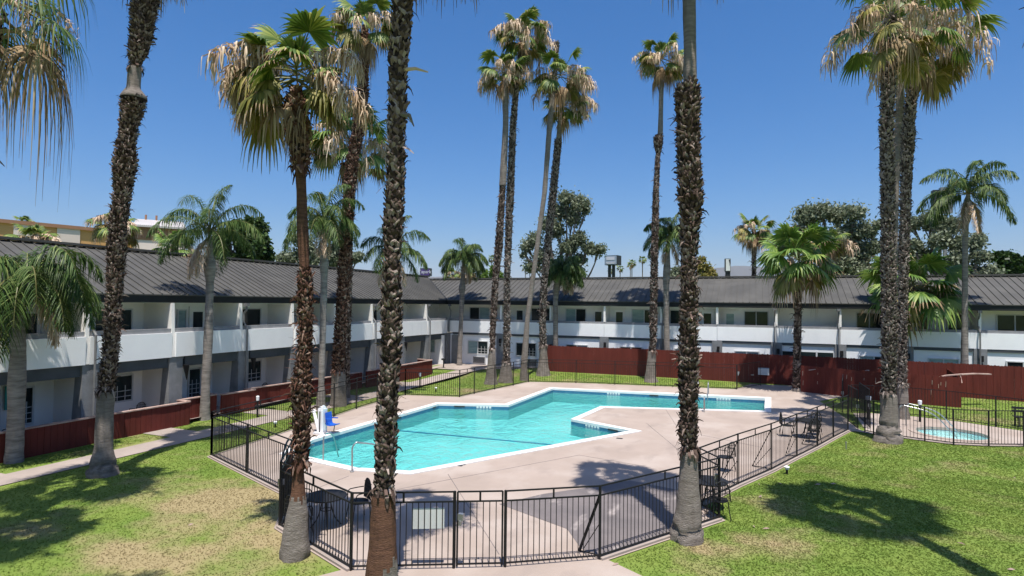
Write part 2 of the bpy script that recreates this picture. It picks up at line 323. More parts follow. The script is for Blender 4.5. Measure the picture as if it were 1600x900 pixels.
def tag(o, label, cat, group=None):
    o['label'] = label; o['category'] = cat
    if group: o['group'] = group
    return o
def struct(o): o['kind'] = 'structure'; return o
def copy_thing(root, loc, label, group=None, rz=0.0, scale=1.0):
    r = root.copy(); COL.objects.link(r)
    base = root.location.copy()
    r.location = Vector(tuple(map(float, loc))); r.rotation_euler = (0, 0, rz); r.scale = (scale,) * 3
    r['label'] = label
    if group: r['group'] = group
    for ch in list(root.children):
        c = ch.copy(); COL.objects.link(c); c.parent = r; c.matrix_parent_inverse = ch.matrix_parent_inverse.copy()
        for g in list(ch.children):
            d = g.copy(); COL.objects.link(d); d.parent = c; d.matrix_parent_inverse = g.matrix_parent_inverse.copy()
    return r

def sheet(name, outer, holes, m, dz, grid=1.0, extra=None):
    """flat sheet over the terrain height, triangulated with holes"""
    pts = []; edges = []
    def ring(poly):
        s = len(pts); k = len(poly)
        for p in poly: pts.append(Vector((float(p[0]), float(p[1]))))
        edges.extend([(s + i, s + (i + 1) % k) for i in range(k)])
    ring(outer)
    for h in holes: ring(h)
    xs = [p[0] for p in outer]; ys = [p[1] for p in outer]
    def inside(x, y, poly):
        c = False; j = len(poly) - 1
        for i in range(len(poly)):
            if (poly[i][1] > y) != (poly[j][1] > y) and x < (poly[j][0] - poly[i][0]) * (y - poly[i][1]) / (poly[j][1] - poly[i][1]) + poly[i][0]: c = not c
            j = i
        return c
    gx0, gx1, gy0, gy1 = max(min(xs), -40), min(max(xs), 40), max(min(ys), 34), min(max(ys), 42)
    y = gy0 + 0.37
    while y < gy1:
        x = gx0 + 0.41
        while x < gx1:
            if inside(x, y, outer) and not any(inside(x, y, h) for h in holes): pts.append(Vector((x, y)))
            x += 2.0
        y += grid
    v, e, f, *_ = delaunay_2d_cdt(pts, edges, [], 0, 1e-5)
    mb = MB(); fs = []
    for t in f:
        cx = sum(v[i][0] for i in t) / len(t); cy = sum(v[i][1] for i in t) / len(t)
        if inside(cx, cy, outer) and not any(inside(cx, cy, h) for h in holes):
            a, b, c = [v[i] for i in t[:3]]
            fs.append(tuple(t) if (b[0] - a[0]) * (c[1] - a[1]) - (b[1] - a[1]) * (c[0] - a[0]) > 0 else tuple(t)[::-1])
    mb.add([(p[0], p[1], gh(p[0], p[1]) + dz) for p in v], fs)
    return mb.build(name, m)

# ---------------------------------------------------------------- ground, pool, paths
pool_px = [(436, 711), (478, 688), (683, 630), (790, 632), (860, 606), (1205, 622), (1205, 645), (945, 638), (905, 656), (1003, 675), (642, 743), (548, 737)]
pool = [G2(*p) for p in pool_px]
pool[2] = (-15.2, 26.55); pool[3] = (-11.85, 27.75); pool[4] = (-11.7, 34.4)
def offset_poly(poly, d):   # inward for a clockwise/any polygon, by signed area
    A = sum(poly[i][0] * poly[(i + 1) % len(poly)][1] - poly[(i + 1) % len(poly)][0] * poly[i][1] for i in range(len(poly)))
    sg = 1 if A > 0 else -1; out = []
    n = len(poly)
    for i in range(n):
        p0, p1, p2 = [np.array(poly[j % n], float) for j in (i - 1, i, i + 1)]
        d1 = nrm(p1 - p0); d2 = nrm(p2 - p1); n1 = np.array((-d1[1], d1[0])) * sg; n2 = np.array((-d2[1], d2[0])) * sg
        b = nrm(n1 + n2); k = d / max(0.35, b.dot(n1)); out.append(tuple(p1 + b * k))
    return out
spa_c = (G(1487, 678.5)); 
spa = [(spa_c[0] + 1.42 * cos(a), spa_c[1] + 1.42 * sin(a)) for a in np.linspace(0, 2 * pi, 40, endpoint=False)]
spa_in = [(spa_c[0] + 1.24 * cos(a), spa_c[1] + 1.24 * sin(a)) for a in np.linspace(0, 2 * pi, 40, endpoint=False)]
pool_in = offset_poly(pool, 0.30)
BIG = 5500
ground = struct(sheet('ground', [(-BIG, -BIG), (BIG, -BIG), (BIG, BIG), (-BIG, BIG)], [pool_in, spa_in], M_grass, 0.0))
fA, fB, fC, fD = G2(330, 714), G2(455, 777), G2(437, 825), G2(548, 893)
fE0, fE, fF, fG, fH = G2(709, 889.5), G2(789, 887.5), G2(937, 875.5), G2(1124, 813), G2(1092, 791)
right_px = [(1153, 760), (1205, 737), (1245, 716), (1277, 700), (1302, 686), (1325, 674)]
fR = [G2(*p) for p in right_px]
back_px = [(564, 633), (624, 617), (718, 621), (741, 616), (773, 609), (802, 603), (826, 597.5), (900, 599), (1024, 604), (1151, 609)]
fBk = [G2(*p) for p in back_px]
fL = [fA, G2(404, 668), G2(455, 664), G2(519, 649), fBk[0]]
fL = [fA, (-17.2, 18.9), (-17.5, 21.4), (-17.8, 23.4), (-17.95, 25.3), (-18.0, 28.0)]
fBk = [(-15.0, 28.75)] + fBk[3:]
spa_deck = [G2(*p) for p in [(1325, 673), (1365, 679), (1400, 684), (1445, 690), (1490, 695.5), (1545, 698), (1600, 698.5), (1700, 697)]]
spa_back = [(13.2, 30.2), (11.6, 30.6), (10.1, 31.6), (8.6, 32.6), (7.0, 33.2), (5.2, 33.3), (4.2, 32.9)]
deck_poly = [fA, fB, fC, fD, G2(500, 905), G2(1005, 908), fF, fG, fH] + fR + [(4.0, 28.45), (3.75, 31.5), (3.1, 36.0), (4.4, 37.6), (4.35, 38.9), (2.3, 39.3), (2.0, 39.9), (-0.2, 39.6)] + fBk[::-1] + [(-18.0, 28.0), (-17.95, 25.3), (-17.8, 23.4), (-17.5, 21.4), (-17.2, 18.9)]
struct(sheet('pool_deck', offset_poly(deck_poly, -0.12), [pool_in], M_deck, 0.02))
struct(sheet('spa_deck', spa_deck + spa_back[:-1] + [(4.4, 32.9), (4.3, 28.5)], [spa_in], M_deck, 0.028))
# darker sheet with paler flecks over the deck by the front fence
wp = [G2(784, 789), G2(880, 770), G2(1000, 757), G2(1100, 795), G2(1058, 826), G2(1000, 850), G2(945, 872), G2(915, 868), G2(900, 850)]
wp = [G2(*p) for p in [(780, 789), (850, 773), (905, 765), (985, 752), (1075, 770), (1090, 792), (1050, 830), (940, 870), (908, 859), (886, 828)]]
struct(sheet('dark_deck', wp, [], M_deckdark, 0.026))
# expansion joints cut in the deck, drains beside the coping
# paths
def strip(name, poly, m=M_path, dz=0.024): return struct(sheet(name, poly, [], m, dz))
strip('path', [(-20.45, -2), (-19.35, -2), (-19.2, 12), (-19.0, 28), (-18.75, 39.4), (-16.0, 40.9), (-16.0, 41.9), (-22.9, 41.9), (-22.9, 38.6), (-20.25, 38.6), (-20.3, 28), (-20.35, 12)])
for yy in (9.2, 15.6, 20.4, 25.6, 31.5): strip('path_stub', [(-21.9, yy), (-20.3, yy), (-20.3, yy + 1.15), (-21.9, yy + 1.15)], dz=0.02)
strip('building_apron', [(-26, -6), (-22.0, -6), (-22.05, 41.8), (-26, 41.8)], dz=0.014)
strip('building_walk', [(-22.8, 41.75), (26, 41.75), (26, 43), (-22.8, 43)], dz=0.018)
# concrete mow strip under the fence line
mb = MB()
for a, b in [(fA, fB), (fC, fD)] + list(zip([fF, fG], [fG, fH])) + list(zip([fH] + fR, fR)):
    mb.bar((*a, 0.03), (*b, 0.03), 0.16, 0.07)
struct(mb.build('mow_strip', M_path))
# pool basin
WZ = -0.13
def basin(name, poly, depth, m, wz=WZ, tl=.10):
    n = len(poly); mb = MB()
    mb.add([(*p, -0.02) for p in poly] + [(*p, wz - tl) for p in poly], [(i, (i + 1) % n, n + (i + 1) % n, n + i) for i in range(n)])
    mb.cur = 1
    mb.add([(*p, wz - tl) for p in poly] + [(*p, depth(p)) for p in poly], [(i, (i + 1) % n, n + (i + 1) % n, n + i) for i in range(n)])
    v, e, f, *_ = delaunay_2d_cdt([Vector(p) for p in poly], [(i, (i + 1) % n) for i in range(n)], [], 1, 1e-5)
    mb.add([(p[0], p[1], depth(p)) for p in v], [tuple(t) for t in f])
    return mb.build(name, [M_tile, m])
def pdepth(p): return -0.62 - 0.012 * max(0, p[1] - 20)   # shallow: the eye sees about the apparent depth of water at this flat angle
struct(basin('pool_basin', pool_in, pdepth, M_basin))
struct(basin('spa_basin', spa_in, lambda p: -0.30, M_spaplaster, -0.055, .035))
def flat(name, poly, z, m):
    n = len(poly); v, e, f, *_ = delaunay_2d_cdt([Vector(p) for p in poly], [(i, (i + 1) % n) for i in range(n)], [], 1, 1e-5)
    mb = MB()
    fs = []
    for t in f:
        a, b, c = [v[i] for i in t[:3]]; fs.append(tuple(t) if (b[0] - a[0]) * (c[1] - a[1]) - (b[1] - a[1]) * (c[0] - a[0]) > 0 else tuple(t)[::-1])
    mb.add([(p[0], p[1], z) for p in v], fs); return mb.build(name, m)
struct(flat('pool_water', offset_poly(pool_in, 0.002), WZ, M_water))
struct(flat('spa_water', offset_poly(spa_in, 0.002), -0.055, M_spawater))
def coping(name, outer, inner, h=0.03, m=M_coping):
    n = len(outer); mb = MB(); z0, z1 = -0.06, 0.02 + h
    V = [(*p, gh(*p) * 0 + 0.0) for p in outer]
    vs = [(*p, max(gh(*p), 0) + z1) for p in outer] + [(*p, z1 + max(gh(*p), 0) * 0.8) for p in inner] + [(*p, z0) for p in inner] + [(*p, z0) for p in outer]
    fs = []
    for i in range(n):
        j = (i + 1) % n; fs += [(i, j, n + j, n + i), (n + i, n + j, 2 * n + j, 2 * n + i), (3 * n + i, 3 * n + j, j, i)]
    mb.add(vs, fs); return struct(mb.build(name, m))
coping('pool_coping', pool, offset_poly(pool_in, 0.012))
mb = MB()
# lane rope line on the floor and depth stripe
la, lb = G(606, 671, -1.2), G(880, 700, -1.2)
a, b = np.array(G(600, 671, -.66)), np.array(G(885, 697, -.66))
mb.bar((a[0], a[1], pdepth(a)), (b[0], b[1], pdepth(b)), 0.13, 0.03)
struct(mb.build('pool_floor_line', M_lane))
mb = MB()
for (px, py, w_) in [(718, 632.5, .55), (668, 630, .3), (1022, 613, .5), (615, 650, .5), (975, 665, .5)]:
    q = G(px, py); dmin = 1e9
    for i in range(len(pool_in)):
        p0 = np.array(pool_in[i]); p1 = np.array(pool_in[(i + 1) % len(pool_in)]); t = np.clip(((q[:2] - p0).dot(p1 - p0)) / ((p1 - p0).dot(p1 - p0)), 0.05, .95)
        c = p0 + (p1 - p0) * t
        if np.linalg.norm(c - q[:2]) < dmin: dmin = np.linalg.norm(c - q[:2]); best = (c, nrm(p1 - p0))
    c, d = best; mb.bar((*(c - d * w_ / 2), -0.085), (*(c + d * w_ / 2), -0.085), 0.03, 0.075)
struct(mb.build('pool_skimmer_openings', M_bronze))
# depth marks on the coping tile line
mb = MB()
for (px, py) in [(757, 633), (960, 611), (1130, 618), (930, 662)]:
    q = G(px, py); dmin = 1e9
    for i in range(len(pool_in)):
        p0 = np.array(pool_in[i]); p1 = np.array(pool_in[(i + 1) % len(pool_in)]); t = np.clip(((q[:2] - p0).dot(p1 - p0)) / ((p1 - p0).dot(p1 - p0)), 0.05, .95)
        c = p0 + (p1 - p0) * t
        if np.linalg.norm(c - q[:2]) < dmin: dmin = np.linalg.norm(c - q[:2]); best = (c, nrm(p1 - p0))
    c, d = best
    for k in range(5): mb.bar((*(c + d * (k * .16 - .4)), -0.09), (*(c + d * (k * .16 - .29)), -0.09), 0.02, 0.09)
struct(mb.build('pool_depth_marks', M_coping))
mb = MB()
for (px, py) in [(717, 728.5), (722, 726.5), (968, 686)]:
    q = G(px, py); mb.box(q[0] - .12, q[1] - .06, 0.024, q[0] + .12, q[1] + .06, 0.032)
struct(mb.build('deck_drain_lids', M_bronze))
mb = MB()
for (a_, b_) in [((620, 766), (905, 712)), ((905, 712), (1010, 730)), ((700, 742), (780, 868)), ((1010, 662), (1085, 725)), ((1205, 650), (1290, 668)), ((950, 600.5), (962, 604)), ((640, 628), (560, 640)), ((1075, 676), (1190, 700)), ((455, 700), (420, 712)), ((500, 762), (545, 745)), ((1040, 640), (1058, 668))]:
    p, q = G(*a_), G(*b_); k_ = 7
    for i in range(k_):
        u0, u1 = p + (q - p) * i / k_, p + (q - p) * (i + 1) / k_; mb.bar((u0[0], u0[1], gh(*u0[:2]) + .0215), (u1[0], u1[1], gh(*u1[:2]) + .0215), .016, .006)
struct(mb.build('deck_joints', M_deckdark))
ring_o = [(spa_c[0] + 1.5 * cos(a), spa_c[1] + 1.5 * sin(a)) for a in np.linspace(0, 2 * pi, 40, endpoint=False)]
coping('spa_coping', ring_o, offset_poly(spa_in, 0.012), 0.03, M_deck)

# hills far away
mb = MB(); 
def hills(d, base, amp, seed, azs, peaks):
    r2 = random.Random(seed); n = 90; vs = []; fs = []
    for i in range(n + 1):
        a = R(azs[0] + (azs[1] - azs[0]) * i / n); px = 800 + FP * math.tan(a - 0)  # angle from the picture centre line
        dirx, diry = sin(a - R(22.56)), cos(a - R(22.56))
        z = base
        for (pc, wd, h) in peaks: z += h * math.exp(-((math.degrees(a) - pc) / wd) ** 2)
        z += amp * (sin(i * .9) + sin(i * 2.3 + 1) * .6 + r2.random() - .5)
        vs += [(dirx * d, diry * d, -5), (dirx * d, diry * d, max(z, 5)), (dirx * (d + 3000), diry * (d + 3000), max(z, 5) * 1.15), (dirx * (d + 6000), diry * (d + 6000), -5)]
    for i in range(n):
        for k in range(3): fs.append((i * 4 + k, i * 4 + k + 1, i * 4 + k + 5, i * 4 + k + 4))
    mb.add(vs, fs)
hills(16000, 700, 12, 3, (-20, 55), [(20.5, 4.5, 300), (27, 4, 120), (36, 8, 150)])
struct(mb.build('hills', M_hill))

# ---------------------------------------------------------------- the motel building (two wings, one roof)
XL, YB = -23.0, 42.0          # balcony faces
WL, WB = -24.8, 43.5          # recessed walls upstairs
bld = thing('motel_building', 'two storey white motel with dark ribbed metal roof and balconies around the pool', 'building', (XL, YB, 0))
def part(name, mb, m, parent=bld, **k): return mb.build(name, m, parent, **k)
bays_y = [-4.0, -0.4, 3.2, 6.9, 10.6, 14.2, 17.7, 21.3, 24.75, 28.2, 31.85, 35.2, 38.7]
xb = [-18.4, -14.3, -10.15, -6.1, -2.38, 1.28, 4.95, 8.5, 12.1, 15.8, 19.5]
# walls
mb = MB(); mb.box(WL - .2, -6, 0, WL, 43.7, 5.3); part('wall', mb, M_wallwhite)
mb = MB(); mb.box(WL, WB, 2.75, 26, WB + .2, 5.3); part('wall', mb, M_wallwhite)
mb = MB(); mb.box(XL + .1, YB + .085, 0, 26, YB + .4, 2.7); part('wall', mb, M_stucco)
mb = MB(); mb.box(WL, 41.0, 0, XL + .1, 41.2, 2.6); part('wall', mb, M_stucco)
mb = MB(); mb.box(WL - 9, -6, 0, WL - .2, -5.8, 5.3); mb.box(25.8, WB + .2, 0, 26, WB + 9, 5.3); mb.box(WL - 9.2, -6, 0, WL - 9, WB + 9, 5.3); mb.box(WL - 9.2, WB + 9, 0, 26, WB + 9.2, 5.3); part('wall', mb, M_wallwhite)
# floor slab, ceilings
mb = MB(); mb.box(WL, -6, 2.62, XL - .18, YB + .3, 2.76); mb.box(XL - .18, YB + .2, 2.62, 26, WB, 2.76); part('balcony_floor', mb, M_gray)
mb = MB(); mb.box(WL, -6, 5.06, XL - .221, YB + .03, 5.12); mb.box(WL, YB + .031, 5.06, 26, WB, 5.12); part('soffit', mb, M_wallwhite)
# fascia
mb = MB(); mb.box(XL - .22, -6, 5.07, XL - .14, YB - .05, 5.405); part('fascia', mb, M_fascia)
mb = MB(); mb.box(XL - .22, YB - .05, 5.07, 26, YB + .03, 5.405); part('fascia', mb, M_fascia)
# roof
EX, EY = XL - .10, YB - .10       # eave edge
S = 4.6; ZR1, ZR2, ZE = 7.52, 7.27, 5.42
RX, RY = EX - S, EY + S
roof = MB()
roof.add([(EX, -6, ZE), (EX, EY, ZE), (RX, RY, ZR1), (RX, -6, ZR1), (EX, -6, ZE - .05), (EX, EY, ZE - .05)], [(0, 1, 2, 3), (0, 4, 5, 1)])
roof.add([(EX, EY, ZE), (26, EY, ZE), (26, RY, ZR2), (RX, RY, ZR2), (EX, EY, ZE - .05), (26, EY, ZE - .05)], [(0, 1, 2, 3), (0, 4, 5, 1)])
roof.add([(RX, -6, ZR1), (RX, RY, ZR1), (RX - 5, RY + 5, ZE), (RX - 5, -6, ZE)], [(0, 1, 2, 3)])
roof.add([(RX, RY, ZR2), (26, RY, ZR2), (26, RY + 5, ZE), (RX - 5, RY + 5, ZE)], [(0, 1, 2, 3)])
roof.add([(26, EY, ZE), (26, RY, ZR2), (26, RY + 5, ZE)], [(0, 1, 2)]); roof.add([(EX, -6, ZE), (RX, -6, ZR1), (RX - 5, -6, ZE)], [(0, 1, 2)])
sl1 = (ZR1 - ZE) / S; sl2 = (ZR2 - ZE) / S
y = -5.8
while y < RY - .2:
    x0 = EX; 
    if y > EY: x0 = EX - (y - EY)
    z0 = ZE + sl1 * (EX - x0)
    if x0 - RX > .15: roof.bar((x0, y, z0 + .02), (RX, y, ZR1 + .02), .045, .05)
    y += .41
x = EX - S + .3
while x < 25.9:
    y0 = EY
    if x < EX: y0 = EY + (EX - x)
    z0 = ZE + sl2 * (y0 - EY)
    if RY - y0 > .15: roof.bar((x, y0, z0 + .02), (x, RY, ZR2 + .02), .045, .05)
    x += .41
roof_o = part('roof', roof, M_roof)
mb = MB()
mb.bar((RX, -6, ZR1 + .07), (RX, RY + .1, ZR1 + .07), .42, .10); mb.bar((RX, RY, ZR2 + .07), (26, RY, ZR2 + .07), .42, .10)
mb.build('ridge_cap', M_roof, roof_o)
mb = MB(); mb.bar((EX, EY, ZE + .04), (RX, RY, ZR1 - .02), .10, .03); mb.build('valley_flashing', M_fascia, roof_o)
# parapets, rail boards, beams
def wob(mb, x0, y0, x1, y1, z0, z1, t, ax):
    mb.box(x0, y0, z0, x1, y1, z1)
for i in range(len(bays_y)):
    y0 = bays_y[i]; y1 = bays_y[i + 1] if i + 1 < len(bays_y) else YB - .1
    j = rnd.uniform(-.02, .02); k = rnd.uniform(-.03, .03)
    mb = MB(); mb.box(XL - .18, y0 + .03, 2.76 + j, XL + .05 + k, y1 - .13, 3.80 + j); part('parapet', mb, M_stucco)
    mb = MB(); mb.box(XL - .24, y0 + .03, 3.80 + j, XL - .06, y1 - .01, 3.97); part('rail_board', mb, M_rail)
    mb = MB(); mb.box(XL - .30, y0 + .6, 2.30, XL - .10, y1 - .01, 2.755 + min(j, 0)); part('beam', mb, M_slate)
    # partition and pier
    mb = MB(); mb.add([(WL, y0 - .12, 2.76), (XL + .03, y0 - .12, 2.76), (XL - .08, y0 - .12, 5.06), (WL, y0 - .12, 5.06), (WL, y0 + .02, 2.76), (XL + .03, y0 + .02, 2.76), (XL - .08, y0 + .02, 5.06), (WL, y0 + .02, 5.06)], [(0, 1, 2, 3), (7, 6, 5, 4), (1, 5, 6, 2), (0, 4, 5, 1), (3, 2, 6, 7), (0, 3, 7, 4)]); part('balcony_partition', mb, M_wallwhite)
    mb = MB(); mb.box(WL, y0 - .12, 0, XL - .45, y0 + .02, 2.62); part('patio_partition', mb, M_beige)
    mb = MB(); b = (.12, .0)
    mb.add([(XL - .62, y0 - .2, 0), (XL + .02, y0 - .2, 0), (XL + .02, y0 + .42, 0), (XL - .62, y0 + .42, 0), (XL - .38, y0 - .2, 2.755), (XL - .01, y0 - .2, 2.755), (XL - .01, y0 + .42, 2.755), (XL - .38, y0 + .42, 2.755)],
           [(0, 3, 2, 1), (4, 5, 6, 7), (0, 1, 5, 4), (1, 2, 6, 5), (2, 3, 7, 6), (3, 0, 4, 7)]); part('pier', mb, M_gray)
xs = [XL + .06] + xb + [26]
for i in range(len(xs) - 1):
    x0, x1 = xs[i], xs[i + 1]; j = rnd.uniform(-.015, .015); k = rnd.uniform(-.03, .02)
    mb = MB(); mb.box(x0 + .01, YB + k, 2.84 + j, x1 - .01, YB + .2, 3.76 + j); part('parapet', mb, M_stucco)
    mb = MB(); mb.box(x0 + .01, YB + .06, 3.76 + j, x1 - .01, YB + .24, 3.92); part('rail_board', mb, M_rail)
    mb = MB(); mb.box(x0 + .35, YB + .02, 2.66, x1 - .35, YB + .082, 2.835 + min(0, j)); part('beam', mb, M_slate)
    if i:
        mb = MB(); mb.box(x0 - .07, YB + .05, 3.925, x0 + .07, WB, 5.06); part('balcony_partition', mb, M_wallwhite)
        mb = MB(); mb.box(x0 - .32, YB - .03, 0, x0 + .32, YB + .34, 2.83); part('pier', mb, M_gray)
mb = MB(); mb.box(XL - .25, YB - .45, 0, XL + .15, YB + .30, 2.75); part('pier', mb, M_gray)
mb = MB(); mb.box(XL + .3, YB + .02, 0, XL + .95, YB + .32, 2.6); part('pier', mb, M_gray)
# window on the plane: axis 'x' = wall facing +x at x=c ; 'y' = wall facing -y at y=c
def window(c, ax, a0, a1, z0, z1, split=True, grid=0, glass=M_glass, name='window'):
    fm = MB(); t = .06; d0, d1 = .005, .07
    def B(m, p0, p1, q0, q1, e0, e1):
        if ax == 'x': m.box(c + e0, p0, q0, c + e1, p1, q1)
        else: m.box(p0, c - e1, q0, p1, c - e0, q1)
    B(fm, a0, a1, z0, z0 + t, d0, d1); B(fm, a0, a1, z1 - t, z1, d0, d1); B(fm, a0, a0 + t, z0 + t, z1 - t, d0, d1); B(fm, a1 - t, a1, z0 + t, z1 - t, d0, d1)
    mid = (a0 + a1) / 2
    if split: B(fm, mid - .03, mid + .03, z0 + t, z1 - t, d0, d1 - .01)
    if grid:
        for k in range(1, grid): zz = z0 + (z1 - z0) * k / grid * .6; B(fm, mid if split and ax == 'y' else a0 + t, a1 - t, zz - .012, zz + .012, .03, .045)
        for k in range(1, 3):
            s0 = mid if split and ax == 'y' else a0; aa = s0 + (a1 - s0) * k / 3; B(fm, aa - .012, aa + .012, z0 + t, z0 + (z1 - z0) * .6, .031, .044)
    f = fm.build(name, M_frame if name == 'window' else M_frame, bld)
    gm = MB()
    if glass is M_blind or not split: B(gm, a0 + t, a1 - t, z0 + t, z1 - t, .012, .028); gm.build('pane', glass, f)
    else:
        B(gm, a0 + t, mid - .03, z0 + t, z1 - t, .012, .028); gm.build('pane', glass if rnd.random() > .18 else M_blind, f)
        gm = MB(); B(gm, mid + .03, a1 - t, z0 + t, z1 - t, .012, .028); gm.build('pane', glass if rnd.random() > .3 else M_blind, f)
    return f
def door(c, ax, a0, a1, z0, lite=M_glass, m=M_wallwhite):
    mb = MB(); h = 2.03
    def B(m_, p0, p1, q0, q1, e0, e1):
        if ax == 'x': m_.box(c + e0, p0, q0, c + e1, p1, q1)
        else: m_.box(p0, c - e1, q0, p1, c - e0, q1)
    B(mb, a0 - .08, a0, z0, z0 + h + .08, .004, .08); B(mb, a1, a1 + .08, z0, z0 + h + .08, .004, .08); B(mb, a0, a1, z0 + h, z0 + h + .08, .004, .08)
    B(mb, a0 + .01, a1 - .01, z0 + .02, z0 + h - .01, .004, .045)
    d = mb.build('door', m, bld); g = MB(); B(g, a0 + .14, a1 - .14, z0 + .9, z0 + 1.85, .046, .056); g.build('door_lite', lite, d)
    g = MB(); s = a1 - .07; B(g, s - .015, s + .05, z0 + .98, z0 + 1.02, .046, .09); g.build('door_handle', M_steel, d)
# back wing upstairs
for a0, a1 in [(-21.85, -20.0), (-16.4, -14.5), (-13.55, -11.9), (-8.45, -6.6), (-5.7, -3.95), (-.72, .84), (6.0, 7.5), (10.85, 12.28 - .5), (13.3, 15.1), (17, 18.6)]:
    window(WB, 'y', a0, a1, 3.55, 4.86)
for a0, l in [(-18.9, M_glass), (-17.75, M_glass), (-11.35, M_glass), (-9.75, M_glass), (-3.5, M_glass), (-2.0, M_blind), (9.2, M_glass), (16, M_blind)]:
    door(WB, 'y', a0, a0 + .78, 2.78, l)
# back wing ground floor
for a0, a1 in [(-21.25, -19.45), (-17.1, -15.4), (-13.05, -11.35), (-9.02, -7.4), (-5.2, -3.5), (-1.3, .26), (5.95, 7.6), (9.55, 11.1), (13.3, 14.9), (17, 18.6)]:
    window(YB + .085, 'y', a0, a1, 1.14, 2.2, grid=3)
mb = MB(); mb.box(1.62, YB + .06, .35, 4.62, YB + .08, 2.28); part('shopfront_glass', mb, M_glass)
mb = MB()
for xx in (1.58, 2.6, 3.62, 4.6): mb.box(xx - .05, YB + .01, .3, xx + .05, YB + .058, 2.34)
mb.box(1.53, YB + .09, 2.345, 4.65, YB + .2, 2.43); part('shopfront_frame', mb, M_frame)
for a0 in (-20.75, -24.0, -16.4, -12.2):
    x0 = a0; yb = YB + .083
    mb = MB(); mb.box(x0, yb - .12, .42, x0 + 1.1, yb, .98); u = part('air_conditioner', mb, M_frame)
    g = MB()
    for k in range(9): g.box(x0 + .05, yb - .135, .47 + k * .052, x0 + 1.05, yb - .121, .50 + k * .052)
    g.build('grille', M_bronze, u)
window(41.0, 'y', -24.4, -23.6, 1.2, 2.25, split=False, glass=M_blind)
# left wing windows and doors, both floors
for i, y0 in enumerate(bays_y):
    if y0 > 39: continue
    y1 = bays_y[i + 1] if i + 1 < len(bays_y) else 41.8
    if i % 2 == 1:
        window(WL, 'x', y0 + 1.25, y0 + 2.85, 3.3, 4.8, split=False); door(WL, 'x', y0 + .25, y0 + .98, 2.78)
        window(WL, 'x', y0 + 2.05 - .1, y0 + 2.95, .85, 2.0, split=False, grid=3)
        door(WL, 'x', y0 + .6, y0 + 1.5, .04, M_glass)
    else:
        window(WL, 'x', y0 + 1.45, y0 + 1.95, 3.2, 4.75, split=False, glass=M_blind); door(WL, 'x', y0 + 2.15, y0 + 2.95, 2.78)
        window(WL, 'x', y0 + 1.1, y0 + 1.75, .55, 1.95, split=False, grid=4); window(WL, 'x', y0 + 2.1, y0 + 2.8, .55, 1.95, split=False, grid=4)
mb = MB(); mb.box(WL + .075, 12.45, 1.2, WL + .12, 12.95, 2.05); part('teal_curtain', mb, M_teal)
# downspouts
def spout(x, y, dirx, diry, m=M_pipe):
    mb = MB(); ox, oy = dirx * .12, diry * .12
    mb.tube([(x, y, 5.05), (x, y, 4.75), (x - ox * 1.5, y - oy * 1.5, 4.55), (x - ox * 1.5, y - oy * 1.5, 4.15), (x + ox * .6, y + oy * .6, 3.85), (x + ox * .6, y + oy * .6, .1)], .045, 8)
    mb.box(x - .1, y - .1, 4.92, x + .1, y + .1, 5.07)
    part('downspout', mb, m)
for yy in (14.35, 21.45, 28.35, 31.95, 38.85): spout(XL + .08, yy, 1, 0)
for xx in (-22.85, -6.0, 1.18, 4.85, 12.05): spout(xx, YB - .09, 0, -1)
# wall lamps on the piers
def lamp(x, y, z, ax):
    mb = MB()
    if ax == 'x': mb.box(x, y - .09, z, x + .16, y + .09, z + .06); mb.add([(x + .02, y - .1, z), (x + .17, y - .1, z), (x + .17, y + .1, z), (x + .02, y + .1, z), (x + .09, y + .02, z - .6), (x + .11, y + .04, z - .6)], [(0, 1, 5, 4), (1, 2, 5), (2, 3, 4, 5), (3, 0, 4)])
    else: mb.box(x - .08, y - .15, z - .28, x + .08, y, z + .06); mb.box(x - .05, y - .12, z - .5, x + .05, y - .02, z - .38)
    part('wall_lamp', mb, M_black)
for yy in (14.65, 18.2, 21.9, 28.8, 35.6): lamp(XL + .02, yy, 2.32, 'x')
for xx in (-18.4, -10.1, -2.33, 1.35, 4.98, 8.5, 12.1): lamp(xx + .03, YB - .03, 2.38, 'y')

# ---------------------------------------------------------------- low red walls in front of the left patios
def red_wall(name, pts, h, label, t=.1, cap=True):
    o = thing(name, label, 'low wall', (*pts[0], gh(*pts[0])), 'low red walls in front of the left patios')
    mb = MB()
    for a, b in zip(pts, pts[1:]):
        L = math.hypot(b[0] - a[0], b[1] - a[1]); n = max(1, int(L / .2)); d = ((b[0] - a[0]) / n, (b[1] - a[1]) / n)
        for k in range(n):
            p = (a[0] + d[0] * k, a[1] + d[1] * k); q = (a[0] + d[0] * (k + .955), a[1] + d[1] * (k + .955))
            z = gh(*p); jj = rnd.uniform(-.006, .006)
            mb.bar((p[0] + jj, p[1] + jj * .3, z + h / 2), (q[0] + jj, q[1] + jj * .3, z + h / 2), t, h)
    mb.build('boards', M_red, o)
    cp = MB()
    for a, b in zip(pts, pts[1:]):
        cp.bar((*a, gh(*a) + h + .022), (*b, gh(*b) + h + .022), t + .09, .045)
    cp.build('cap', M_redcap, o)
    return o
red_wall('patio_wall', [(-21.95, -4), (-21.95, 11.2), (-22.0, 14.2)], .93, 'long low red board wall with pale cap at far left before the lower patio')
red_wall('patio_wall', [(-22.0, 14.3), (-21.85, 17.55), (-22.55, 17.6)], .93, 'sunlit low red board wall right of the rough left palm, ending in a short return')
red_wall('patio_wall', [(-22.42, 17.7), (-22.35, 19.3), (-22.9, 19.32)], .95, 'short set back red wall behind the foot of the smooth grey palm')
red_wall('patio_wall', [(-22.2, 19.45), (-22.05, 21.2), (-22.7, 21.25)], .93, 'shaded dark red wall just right of the smooth grey palm, behind the fence corner')
red_wall('patio_wall', [(-22.55, 21.45), (-22.15, 25.0), (-22.0, 29.4)], .93, 'low red wall with pale cap running behind the pool lift and palm trunks')
